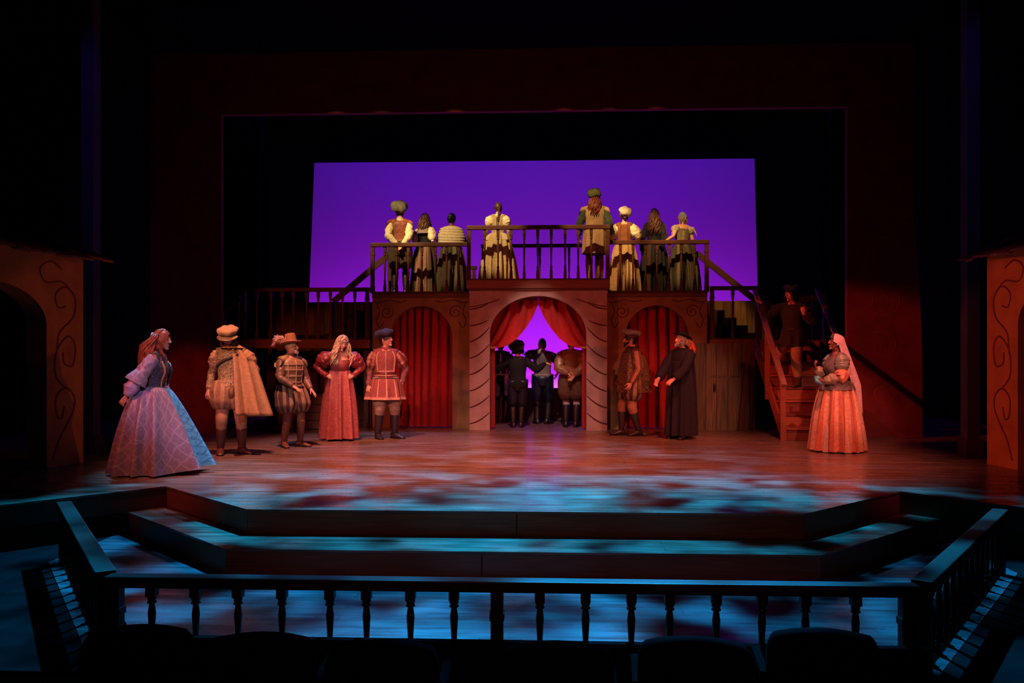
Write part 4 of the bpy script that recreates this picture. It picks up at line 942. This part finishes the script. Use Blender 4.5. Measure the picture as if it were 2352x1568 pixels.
# ---- blonde woman with her hands on her hips
p = Person('blonde woman in a rose-red gown with puffed sleeves, hands on her hips', G(780, 1010), 16, 1.74, True, '#d09a86', lean=15, head=(20, 22, 6), Rr=(-.205, -.13, 1.055), hR=dict(e=(-1, .45, .2), f=(.85, -.45, -.25), n=(.35, .9, 0), c=16), L=(.205, -.13, 1.055), hL=dict(e=(1, .45, .2), f=(-.85, -.45, -.25), n=(-.35, .9, 0), c=16), hairc='#d2b896')
ROSE = mat('#9c4a4c', 'brocade', '#b06058', 22); RSL = mat('#8a3236', 'satin')
p.torso('bodice', mat('#98484a', 'satin'), 1.10, 1.36, .016); p.skirt('gown_skirt', ROSE, 1.18, .035, rx=.30, ry=.29, pleats=10, amp=.20, bulge=.95, seed=8)
p.sleeve('puffed_sleeve', RSL, -.12, .95, [(0, .06), (.3, .125), (.7, .115), (1, .055)], ridges=(7, .05), n=28, pucker=.008)
p.sleeve('sleeve', RSL, .9, 1.95, [(0, .055), (.3, .06), (.75, .048), (.88, .042), (1, .062)], pucker=.006)
b = MB(); rnd = random.Random(4)
for sg in (1, -1):
    for i in range(34):
        t = rnd.uniform(.05, 1.6); c = p.arm_path(sg, t); a = rnd.uniform(0, 6.28); r = (.112 if .12 < t < .55 else .088 if t < .8 else .05); b.ell(c + V((math.cos(a) * r, math.sin(a) * r, rnd.uniform(-.02, .02))), .007, 6, 5)
tag(p.o(b, 'sequins', mat('#e0c0b0', 'satin')), kind='stuff'); b = MB(); p.band(b, 1.175, .009, .022); p.o(b, 'waist_seam', mat('#7a2c30', 'satin'))
b = MB(); p.band(b, 1.36, .008, .016, -1.3, 1.3, 20); p.o(b, 'neckline_trim', mat('#c08478', 'satin'))
p.hair(.36, 64, .024, .12, .12, .74, 1.10, 9); 
b = MB(); b.tube([p.HP(.075 * math.sin(a) * 1.12, -.103 * math.cos(a) * 1.06, .06) for a in [R_(-100 + 20 * i) for i in range(11)]], .009, 6); p.o(b, 'hair_band', mat('#b5907c', 'hair'))
p.boots(BLACKB, .5)
# ---- man in the trimmed skirted doublet
p = Person('man in a purple velvet beret and braided red doublet with flared skirts', G(886, 1007), 12, 1.76, False, '#cc9078', head=(58, -8, 0), Rr=(-.285, -.05, .885), hR=dict(n=(.6, .8, 0), c=45), L=(.27, .0, .92), hL=dict(e=(1, .6, 0), n=(-.8, .5, 0), c=50),
           fR=(-.13, -.02, .085), fL=(.15, .02, .085), yawL=48, yawR=18, hairc='#2c1c16', build=1.03)
DR = mat('#8a4a48', 'wool'); BR = mat('#c08a78', 'wool'); PNE = mat('#7a2a24', 'satin')
p.torso('doublet', DR, .96, 1.46, .02); b = MB()
for sg in (-1, 1): p.strip(b, sg * .78, 1.12, 1.44, .013, .026, sg * .72)
p.band(b, 1.115, .013, .026, -.85, .85, 20); p.strip(b, 0, .96, 1.45, .012, .028); p.band(b, 1.05, .011, .026); p.o(b, 'braid_trim', BR); buttons(p, 1.14, 1.44, 8, 0, off=.036)
b = MB(); p.band(b, 1.085, .02, .018); p.o(b, 'sash', mat('#6a2622', 'satin')); p.belt(BLACKB, .99, .02, .028)
p.skirt('doublet_skirt', [DR, mat('#c08a78', 'wool')], 1.0, .655, rx=.325, ry=.30, pleats=9, amp=.08, bulge=.9, seed=3, matfn=lambda a, j: 1 if (j % 8 == 0 or a > 14) else 0, top_off=.024)
p.sleeve('paned_upper_sleeve', PNE, -.1, .85, [(0, .07), (.35, .105), (.75, .10), (1, .06)], ridges=(6, .09), n=24, alt=mat('#a87868', 'wool')); p.sleeve('sleeve', mat('#7c4a4e', 'wool'), .75, 1.97, [(0, .06), (.4, .056), (1, .042)])
p.collar(DR, .073, .06); p.breeches(mat('#8a7468', 'wool'), None, .52, (.12, .13, .13, .085), 8, .03); p.legs(mat('#8a7468', 'wool'), .7, 1.3, (.10, .095, .07, .05), 'knee_breeches'); p.boots(PURPB, .16, (.075, .072, .06, .05))
b = MB(); b.tube([p.wr[1] + V((-.02, -.05, .06)), p.wr[1] + V((-.03, -.03, -.02)), p.wr[1] + V((-.05, .05, -.14))], [.012, .01, .004], 8); p.o(b, 'dagger', mat('#8a8488', 'satin'))
p.hair(0, scale=1.05, hairline=.35); p.beret(mat('#2c2438', 'velvet'), .15, .085, (4, -16), 16, .080, mat('#2a2030', 'velvet'))
# ---- four men seen from behind in the centre arch
p = Person('man in a silver-striped slashed doublet seen from behind at the centre arch pillar', G(1150, 968), 176, 1.74, False, '#b98568', head=(20, 20, 0), L=(.26, .05, 1.02), hL=dict(e=(1, .5, 0)), Rr=(-.2, -.2, 1.0), hairc='#181012', fL=(.09, -.02, .085), fR=(-.09, .06, .085))
ST1, ST2 = mat('#1a1620', 'velvet'), mat('#a9a0b8', 'satin')
p.torso('doublet', [ST1, ST2], 1.0, 1.46, .018, matfn=lambda a, j: 1 if j % 6 == 0 else 0, n=48); p.sleeve('slashed_sleeve', ST1, -.08, 1.95, [(0, .075), (.25, .105), (.5, .085), (.75, .065), (1, .045)], ridges=(6, .08), n=24, alt=ST2)
b = MB(); p.band(b, 1.0, .018, .026); p.o(b, 'waist_trim', ST2); p.breeches(ST1, ST2, .55, (.13, .155, .16, .09), 5, .05); p.legs(ST1, .6, 1.2); p.boots(BLACKB, .12); p.collar(ST1); p.hair(0, scale=1.05, hairline=.35); p.caps(ST1)
p = Person('man in a black doublet and ribbed beret, arms over his neighbours', G(1189, 981), 182, 1.60, False, '#b98568', head=(-10, 12, 0), L=(.64, .05, 1.38), hL=dict(e=(.2, .3, -1), f=(1, -.2, -.3), n=(0, -.4, -1), c=20), Rr=(-.60, -.10, 1.36), hR=dict(e=(-.2, .3, -1), f=(-1, -.3, -.2), n=(0, -.4, -1), c=20), hairc='#120c0c', fL=(.09, .03, .085), fR=(-.07, .0, .085))
p.torso('doublet', BLK, .86, 1.46, .022, flare=lambda z: max(0, 1.0 - z) * .12); p.sleeve('sleeve', BLK, -.06, 1.95, [(0, .075), (.4, .085), (.8, .06), (1, .042)], pucker=.008)
p.breeches(mat('#1a1c2c', 'satin'), None, .42, (.125, .125, .118, .075), 9, .03); p.legs(BLK, .8, 1.3); p.boots(BLACKB, .2); p.collar(BLK); p.hair(.08, 30); p.beret(mat('#1c1824', 'velvet'), .165, .15, (-38, 8), 14, .03, None, .03)
p = Person('man in navy breeches and patterned vest, one hand on his head', G(1246, 973), 180, 1.74, False, '#c98f78', head=(8, 10, 0), L=(.055, .185, 1.50), hL=dict(e=(1, .5, -.35), f=(-.15, -.10, 1), n=(0, -1, -.1), c=8), Rr=(-.30, .02, 1.02), hR=dict(e=(-1, .6, 0)), hairc='#1a1210', fL=(.11, .03, .085), fR=(-.10, .0, .085), yawL=20, yawR=-35)
VST = mat('#6c5a5e', 'brocade', '#a08c88', 44); NV = mat('#171a34', 'satin'); SLK = mat('#221c22', 'satin')
p.torso('vest', VST, .98, 1.45, .02); p.sleeve('sleeve', SLK, -.05, 1.75, [(0, .075), (.3, .098), (.65, .085), (1, .05)], ridges=(5, .05)); p.caps(VST, ln=.07); p.sleeve('shirt_cuff', mat('#ece6dc', 'wool'), 1.62, 2.02, [(0, .05), (.5, .058), (1, .05)], pucker=.006, sides=(1,)); b = MB()
for t in (2.4, 2.8, 3.5, 3.9): p.strip(b, t, 1.0, 1.42, .006, .026, pi + (t - pi) * 1.3)
p.band(b, 1.0, .016, .024); p.o(b, 'vest_braid', mat('#b59c92', 'wool')); p.breeches(NV, None, .42, (.125, .125, .112, .075), 8, .02); p.legs(NV, .8, 1.35, (.08, .075, .068, .05)); p.boots(mat('#241a1e', 'leather'), .2); p.hair(0, scale=1.05, hairline=.35); p.collar(VST)
p = Person('man in a russet leather doublet with his hands clasped behind his back', G(1312, 980), 172, 1.76, False, '#b98568', head=(0, 5, 0), L=(.02, .21, 1.02), hL=dict(e=(1, .2, -.2), f=(-.9, .1, -.3), n=(0, .8, -.5), c=35), Rr=(-.07, .22, .99), hR=dict(e=(-1, .2, -.2), f=(.6, .1, -.7), n=(0, .8, .2), c=35), hairc='#2c1a12', fL=(.10, .03, .085), fR=(-.09, .0, .085), build=1.06)
RUS = mat('#8a5234', 'leather'); BRS = mat('#7a5c40', 'satin')
p.torso('doublet', RUS, .98, 1.46, .022); p.caps(RUS); p.sleeve('sleeve', BRS, -.05, 1.93, [(0, .085), (.25, .105), (.5, .095), (.8, .08), (1, .045)], ridges=(5, .06), pucker=.008)
p.breeches(mat('#5a4434', 'wool'), None, .53, (.14, .16, .165, .10), 8, .025); p.legs(mat('#a8a0a4', 'wool'), .75, 1.2, (.07, .075, .07, .05), 'stocking'); p.boots(mat('#1f1a24', 'leather'), .16); p.collar(RUS); p.hair(0, scale=1.05, hairline=.35)
# ---- two men in talk before the plank door arch
p = Person('bearded man in a grey bonnet and gold-figured sleeveless gown', G(1449, 1000), -72, 1.78, False, '#b97c62', lean=-2, head=(-14, 4, 0), L=(.25, -.10, .90), hL=dict(e=(.4, 1, 0), n=(-1, -.2, 0), c=30), Rr=(-.22, -.1, .95), fL=(.10, .10, .085), fR=(-.10, -.13, .085), yawL=8, yawR=-4, hairc='#1c1410')
GWN = mat('#33251d', 'brocade', '#7c5430', 30)
p.torso('doublet', mat('#4a2c24', 'wool'), .92, 1.46, .018); p.skirt('gown', [GWN, mat('#241a18', 'wool')], 1.40, .74, rx=.27, ry=.31, pleats=8, amp=.085, off=(0, .07), bulge=.75, seed=5, n=72, top_off=.03, matfn=lambda a, j: 1 if (26 < j < 46) else 0)
p.sleeve('striped_sleeve', mat('#9c6a4c', 'wool'), -.06, 1.95, [(0, .085), (.3, .092), (.6, .07), (1, .05)], ridges=(4, .04), n=24, alt=mat('#6a4632', 'wool')); p.caps(GWN, ln=.11); p.collar(mat('#2a1c18', 'velvet'), .082, .06)
p.breeches(mat('#8a6a54', 'wool'), mat('#3a2820', 'velvet'), .60, (.13, .16, .165, .10), 8, .06); p.legs(mat('#9a6a50', 'wool'), .6, 1.25, (.09, .085, .07, .05), 'knee_breeches'); p.boots(mat('#2a2224', 'leather'), .22); p.hair(0, scale=1.05, hairline=.35); p.beard(p.hm, .05)
p.beret(mat('#7d756c', 'wool'), .168, .075, (-10, 6), 0, .080, mat('#5a3a2a', 'velvet'), .02)
p = Person('grey-bearded man in a long black robe with an orange feather at his shoulder', G(1566, 1007), -46, 1.75, False, '#c98a6e', head=(-22, -8, 0), Rr=(-.20, -.36, 1.0), hR=dict(e=(-1, .8, -.3), f=(-.2, -.5, -.85), n=(.9, -.2, 0), c=25), L=(.10, -.34, 1.0), hL=dict(e=(1, .8, -.3), f=(-.3, -.8, -.5), n=(-.4, .2, -.9), c=18), hairc='#8a7468', fL=(.1, -.06, .085), fR=(-.1, -.02, .085))
RB = mat('#211a22', 'wool')
p.torso('robe_top', RB, .98, 1.47, .026); p.skirt('robe', RB, 1.30, .06, rx=.26, ry=.25, pleats=9, amp=.13, bulge=.8, seed=6, top_off=.03); p.sleeve('sleeve', RB, -.08, 1.92, [(0, .085), (.3, .092), (.6, .08), (.85, .085), (1, .075)], pucker=.006)
p.collar(RB, .075, .055); p.hair(.09, 36, hairline=.35); p.beard(mat('#a89488', 'hair'), .05); p.boots(BLACKB, .6); p.tall_hat(mat('#17131a', 'wool'), mat('#241c22', 'satin'), .15, .07, (-14, 0))
p.plume([p.HP(.07, .07, .03), p.HP(.10, .12, -.05), p.HP(.12, .16, -.13), p.HP(.12, .17, -.20)], mat('#d8623c', 'wool'), .075, 60)
p.plume([p.HP(.05, .08, .03), p.HP(.06, .15, -.03), p.HP(.07, .22, -.10)], mat('#5a5a8a', 'wool'), .05, 26, seed=8)
# ---- man on the stairs
p = Person('man in a dark tunic and blue cap descending the stairs, one arm flung out', (P(1822, 885, 15.28).x, 15.30, .844), -34, 1.72, False, '#b97a62', lean=5, head=(-24, 6, 0), Rr=(-.48, -.28, 1.50), hR=dict(e=(-.2, .4, -1), f=(-.7, -.4, .5), n=(0, -.6, .6), c=35), L=(.27, -.26, 1.28), hL=dict(e=(.8, .4, -1), f=(-.1, -.1, 1), n=(-.4, .9, 0), c=60),
           fL=(.10, -.02, .085), fR=(-.15, .30, .085 + .43), yawL=-8, yawR=-25, hairc='#1a1010')
TU = mat('#241a15', 'velvet')
p.torso('tunic', TU, .96, 1.46, .022); p.skirt('tunic_skirt', TU, 1.02, .72, rx=.25, ry=.23, pleats=8, amp=.07, seed=9, n=64, top_off=.026); p.sleeve('sleeve', TU, -.06, 1.92, [(0, .08), (.3, .098), (.6, .09), (.85, .08), (1, .045)], ridges=(5, .04), pucker=.008); p.belt(BLACKB, 1.02)
p.legs(mat('#9a7a60', 'wool'), .15, 1.8, (.10, .095, .095, .05), 'trouser_leg'); p.boots(BROWNB, .75); p.hair(.13, 40, .014, .06, .12, .4, 1.07); p.beret(mat('#3a4258', 'wool'), .13, .05, (-12, -6), 0, .088); p.collar(mat('#6a4a3a', 'wool'), .07, .04)
# ---- nurse
p = Person('woman in a long pale veil and peach striped skirt, holding a blue cloth', G(1922, 1036), -84, 1.68, True, '#8a5240', head=(-2, -6, 0), L=(.16, -.27, 1.06), hL=dict(e=(.5, 1, -.5), f=(-.4, -.9, .0), n=(-.7, .2, .5), c=40), Rr=(-.12, -.27, 1.24), hR=dict(e=(-.6, .6, -1), f=(.2, -.3, .9), n=(.2, .9, .2), c=30), hairc='#1c1210', build=1.16)
S1, S2 = mat('#c8785c', 'wool'), mat('#d8a288', 'wool')
p.torso('bodice', mat('#6a5a58', 'brocade', '#8a7a70', 30), .97, 1.42, .02); p.skirt('peplum', mat('#5c5052', 'brocade', '#7a6c66', 30), 1.07, .93, rx=.285, ry=.265, pleats=7, amp=.03, seed=22, n=64, top_off=.03); p.skirt('striped_skirt', [S1, S2], 1.05, .03, rx=.40, ry=.40, pleats=14, amp=.11, bulge=.82, matfn=lambda a, j: 1 if j % 9 < 3 else 0, seed=11, n=108)
p.skirt('petticoat', mat('#d0b0a0', 'wool'), .5, .012, r0=.2, rx=.37, ry=.37, pleats=18, amp=.05, seed=12); p.sleeve('upper_sleeve', mat('#8c8a7c', 'satin'), -.10, .62, [(0, .08), (.3, .112), (.8, .105), (1, .075)], ridges=(6, .05), n=24)
p.sleeve('puffed_sleeve', mat('#d88a68', 'satin'), .60, 1.22, [(0, .06), (.3, .105), (.7, .10), (1, .055)], ridges=(8, .06), n=32); p.sleeve('lower_sleeve', mat('#9a8a74', 'satin'), 1.2, 1.95, [(0, .06), (.4, .082), (.8, .07), (1, .045)], ridges=(7, .06), n=28)
b = MB(); f = p.hd[1][0]; W = p.wr[1] + f * .05
b.ell(W + V((-.03, -.03, .03)), (.055, .05, .05), 16, 10, fn=lambda x, y, z, q: q * (1 + .16 * math.sin(7 * x + 5 * z) + .1 * math.sin(9 * y))); b.tube([W + V((-.02, -.05, .04)), W + V((.02, -.06, .0)), W + V((.05, .02, -.05))], [.03, .035, .012], 8); p.o(b, 'blue_cloth', mat('#5aa0b0', 'satin'))
p.hair(.0, hairline=.5, scale=1.03); VL = mat('#d8aeb0', 'wool'); b = MB()
def veil(u, v):
    th = R_(-128 + 256 * u); s_, cb = math.sin(th), math.cos(th); bk = max(0, cb)
    rim = V((.098 * s_, .124 * cb - .004, .045 - .055 * max(0, -cb)))
    if v < .3:
        a = v / .3 * pi / 2; top = V((0, -.035, .134)); q = V((rim.x * math.sin(a), top.y * (1 - math.sin(a)) + rim.y * math.sin(a), rim.z + (top.z - rim.z) * math.cos(a))); return p.HP(*q)
    k = (v - .3) / .7; q = p.HP(*rim); w2 = .25 + .75 * max(0, min(1, cb * 1.3 + .35)); drop = (.26 + .86 * max(0, cb) ** .6 + (.14 if cb < .35 else 0) * 0) * k * w2
    fo = .016 * math.sin(2 * pi * 5 * u + 3 * k) * min(1, 2 * k)
    return V((q.x * (1 + .25 * min(1, 2.5 * k)) + fo, q.y + (.03 + .17 * bk) * min(1, 1.6 * k) + .06 * bk * k + fo, q.z - drop))
b.grid(veil, 60, 34); o = p.o(b, 'veil', VL); o.modifiers.new('t', 'SOLIDIFY').thickness = .005
# ---- eight on the balcony, seen from behind
ys = 16.95
p = Person('man in grey bonnet, rust jerkin and cream sleeves on the balcony', bal(919, ys, ZS), 186, 1.74, False, '#c98f78', head=(-20, 0, 0), L=(.05, .20, .97), hL=dict(e=(1, .25, -.1), f=(-.7, .1, -.5), n=(0, .6, -.6), c=35), Rr=(-.05, .21, .94), hR=dict(e=(-1, .25, -.1), f=(.6, .1, -.6), n=(0, .6, .3), c=35), hairc='#3a2418')
p.torso('jerkin', mat('#8a4a34', 'brocade', '#6a3020', 24), .96, 1.45, .022); p.caps(mat('#8a4a34', 'wool'), ln=.12); p.sleeve('sleeve', CREAM, -.03, 1.95, [(0, .075), (.3, .08), (.7, .068), (1, .045)], pucker=.008); p.collar(CREAM, .07, .05); p.belt(BROWNB, 1.03, .016, .03)
p.breeches(mat('#4a3c30', 'wool'), None, .52, (.125, .14, .14, .085), 8, .02); p.legs(BLK, .7, 1.3); p.boots(BLACKB, .1); p.hair(0, scale=1.05, hairline=.35); p.beret(mat('#6e6a5c', 'wool'), .165, .15, (-30, -10), 9, .035, None, .03, .09)
p = Person('woman with loose brown hair and a broad mauve shoulder collar on the balcony', bal(976, ys + .28, ZS), 160, 1.63, True, '#d0a088', head=(24, 0, 0), L=(.16, -.2, 1.05), Rr=(-.2, -.1, 1.02), hairc='#5a3826')
p.torso('bodice', BLK, 1.0, 1.36, .016); p.skirt('skirt', [mat('#3a2c26', 'wool'), mat('#7a584c', 'wool')], 1.06, .03, rx=.30, ry=.30, pleats=12, amp=.14, seed=14, matfn=lambda a, j: 1 if 40 < j < 60 else 0); p.sleeve('puffed_sleeve', CREAM, -.05, .95, [(0, .07), (.4, .095), (.8, .085), (1, .05)], ridges=(6, .05), n=24)
b = MB(); b.grid(lambda u, v: p.T(V(((.06 + .17 * v) * math.sin(2 * pi * u), (.06 + .12 * v) * math.cos(2 * pi * u) + .01, 1.475 - .13 * v * v - .03 * v))), 48, 6); p.o(b, 'shoulder_collar', mat('#7a6468', 'wool')); p.hair(.26, 46, .016, .06, .12, .5, 1.09, 6); p.boots(BLACKB, .5)
p = Person('woman with cropped black hair wrapped in a cream ribbed shawl on the balcony', bal(1037, ys - .02, ZS), 192, 1.58, True, '#7a4a36', head=(-26, 0, 0), L=(.10, -.2, 1.12), Rr=(-.1, -.2, 1.1), hL=dict(e=(1, .5, -.5)), hR=dict(e=(-1, .5, -.5)), hairc='#120c0a', build=1.15)
p.torso('bodice', mat('#2a2420', 'wool'), 1.0, 1.4, .014); p.skirt('skirt', [mat('#4a4234', 'wool'), mat('#6e644c', 'wool')], 1.06, .03, rx=.34, ry=.33, pleats=13, amp=.14, seed=15, matfn=lambda a, j: 1 if j % 16 < 5 else 0); b = MB(); rings = []
for i in range(30):
    u = i / 29; z = 1.475 - .40 * u; rx = interp([(0, .085), (.04, .18), (.12, .245), (.5, .295), (1, .285)], u)[0] + .008 * math.cos(i * pi / 2); ry = interp([(0, .09), (.15, .135), (.6, .175), (1, .18)], u)[0] + .008 * math.cos(i * pi / 2)
    rings.append([p.T(V((rx * math.sin(t), -ry * math.cos(t), z + .05 * math.cos(t) * u))) for t in [2 * pi * j / 40 for j in range(40)]])
b.loft(rings, cap0=False, cap1=False); p.o(b, 'shawl', CREAM); p.hair(0, scale=1.14, bun=(0, .10, .0, .05), hairline=.4); p.sleeve('sleeve', BLK, 0, 1.9, [(0, .07), (.5, .055), (1, .04)]); p.boots(BLACKB, .5)
p = Person('woman in a beige laced-back gown with a long braid on the raised platform', bal(1144, 16.75, ZC), 178, 1.55, True, '#d0a088', head=(4, 0, 0), L=(.28, -.05, .92), Rr=(-.25, -.08, .9), hairc='#4a2e20', fL=(.09, 0, .085), fR=(-.09, .02, .085))
BG = mat('#a08a66', 'wool')
p.torso('bodice', BG, 1.0, 1.45, .016); p.skirt('skirt', BG, 1.08, .05, rx=.40, ry=.33, pleats=13, amp=.14, seed=16, bulge=.85); p.skirt('peplum', mat('#b09a7a', 'wool'), 1.07, .92, rx=.25, ry=.22, pleats=6, amp=.16, seed=17, n=64, top_off=.022); p.sleeve('puffed_sleeve', CREAM, -.14, .65, [(0, .06), (.35, .108), (.75, .10), (1, .055)], ridges=(6, .06), n=24); p.sleeve('sleeve', BG, .6, 1.9, [(0, .05), (1, .038)])
b = MB()
for i in range(9):
    z = 1.10 + .035 * i
    for sg in (1, -1): b.tube([p.tp(pi - sg * .12, z, .022), p.tp(pi + sg * .12, z + .035, .022)], .004, 5)
p.o(b, 'lacing', mat('#3a2a20', 'leather')); p.hair(0, scale=1.07, hairline=.45); p.braid(.30, -.03); p.collar(CREAM, .062, .03); p.boots(BLACKB, .5)
p = Person('tall man with long auburn hair, green bonnet and tan tunic on the raised platform', bal(1366, 16.75, ZC), 178, 1.72, False, '#b98568', head=(6, 6, 0), L=(.30, -.02, .92), Rr=(-.28, -.05, .92), hairc='#6a2e1c', build=1.08)
TT = mat('#94785a', 'wool')
p.torso('tunic', TT, .96, 1.46, .026); p.caps(TT, ln=.13); p.sleeve('sleeve', mat('#24301f', 'velvet'), -.02, 1.95, [(0, .078), (.4, .08), (.7, .07), (1, .05)]); p.skirt('tunic_skirt', TT, 1.03, .55, rx=.24, ry=.22, pleats=8, amp=.06, seed=18, n=64, top_off=.028); p.belt(BROWNB, 1.03, .016, .034)
p.legs(mat('#5a4030', 'wool'), .3, 1.5); p.boots(mat('#6a4428', 'leather'), .12); p.hair(.36, 60, .02, .09, .14, .4, 1.10, 12, False); p.beret(mat('#4a4e30', 'wool'), .135, .13, (-24, 8), 0, .045, None, .025, .06)
p = Person('woman in a floppy cream cap and brown bodice with puffed cream sleeves on the balcony', bal(1434, ys, ZS), 172, 1.63, True, '#c98f78', head=(14, 0, 0), L=(.12, -.16, 1.08), hL=dict(e=(1, .5, -.4)), Rr=(-.12, -.16, 1.08), hR=dict(e=(-1, .5, -.4)), hairc='#3a2418')
p.torso('bodice', mat('#7a4a30', 'wool'), 1.0, 1.44, .018); p.skirt('skirt', mat('#9a7c58', 'wool'), 1.06, .04, rx=.32, ry=.30, pleats=11, amp=.14, seed=19, bulge=.8); p.sleeve('puffed_sleeve', CREAM, -.12, 1.0, [(0, .06), (.3, .105), (.7, .115), (1, .06)], ridges=(6, .06), n=24); p.sleeve('sleeve', mat('#7a4a30', 'wool'), .95, 1.9, [(0, .058), (1, .04)]); p.hair(0, scale=1.05, bun=(0, .09, -.06, .045)); p.beret(mat('#d0c0a4', 'wool'), .14, .11, (-34, -14), 0, .04, None, .035, .05); p.belt(mat('#b0884a', 'leather'), 1.05, .010, .024); p.boots(BLACKB, .5)
b = MB(); p.strip(b, pi - .55, 1.04, 1.42, .006, .022, pi - .3); p.strip(b, pi + .55, 1.04, 1.42, .006, .022, pi + .3); p.o(b, 'bodice_seam', mat('#5a3420', 'wool'))
p = Person('woman with long wavy brown hair in a black gown on the balcony', bal(1503, ys + .22, ZS), 170, 1.68, True, '#c98f78', head=(16, 0, 0), L=(.26, -.05, .9), Rr=(-.16, -.2, 1.04), hairc='#54301e')
p.torso('bodice', BLK, 1.0, 1.44, .016); p.skirt('skirt', [BLK, mat('#3a241a', 'wool')], 1.06, .03, rx=.30, ry=.30, pleats=12, amp=.14, seed=20, matfn=lambda a, j: 1 if 36 < j < 44 else 0); p.sleeve('sleeve', mat('#1c1616', 'velvet'), -.05, 1.92, [(0, .07), (.4, .062), (.7, .055), (1, .042)]); p.hair(.40, 60, .024, .08, .13, .5, 1.08, 14, False); p.boots(BLACKB, .5); p.belt(mat('#6a4a30', 'leather'), 1.05, .009, .02)
p = Person('woman in a grey-blue kerchief and laced corset reaching out an arm on the balcony', bal(1566, ys, ZS), 188, 1.58, True, '#c08a74', lean=4, side=-4, head=(20, 4, 0), L=(.40, .02, 1.10), hL=dict(e=(.3, .6, -.6), f=(1, -.2, -.1), n=(0, -.5, -.8), c=16), Rr=(-.16, -.2, 1.05), hairc='#a07a58')
p.torso('corset', mat('#6a5c48', 'wool'), 1.0, 1.38, .018); p.skirt('skirt', [mat('#38342a', 'wool'), mat('#5a503a', 'wool')], 1.05, .03, rx=.34, ry=.32, pleats=14, amp=.14, off=(-.06, 0), seed=21, matfn=lambda a, j: 1 if j % 12 < 4 else 0); p.sleeve('puffed_sleeve', mat('#a09078', 'satin'), -.12, .45, [(0, .06), (.4, .098), (.8, .09), (1, .055)], ridges=(6, .06), n=24); b = MB()
for i in range(8):
    z = 1.05 + .035 * i
    for sg in (1, -1): b.tube([p.tp(pi - sg * .12, z, .022), p.tp(pi + sg * .12, z + .035, .022)], .004, 5)
p.o(b, 'lacing', mat('#c0aa84', 'leather'))
for sg in (1, -1):
    b = MB()
    for i in range(4):
        b.tube([p.sh[sg] + V((sg * .02, .08, .02)), p.sh[sg] + V((sg * (.06 + .02 * i), .11, .03 - .05 * i)), p.sh[sg] + V((sg * (.03 + .03 * i), .11, -.06 - .04 * i))], .006, 5)
    p.o(b, 'shoulder_ribbons', mat('#c8b48c', 'satin'))
p.hair(.14, 5, .01, .02, .1, .55, 1.03, 16); b = MB()
b.ell(p.hc, (.092, .120, .134), 26, 16, p.Rh, fn=lambda x, y, z, q: V((q.x, q.y * (1 if y > 0 else (.35 if z < .45 else .92)) + (.0 if y > 0 else .02 * (z < .45)), q.z * (1 if z > 0 else .75)))); p.o(b, 'kerchief', mat('#6a7684', 'wool')); p.boots(BLACKB, .5)
finish_bodies()
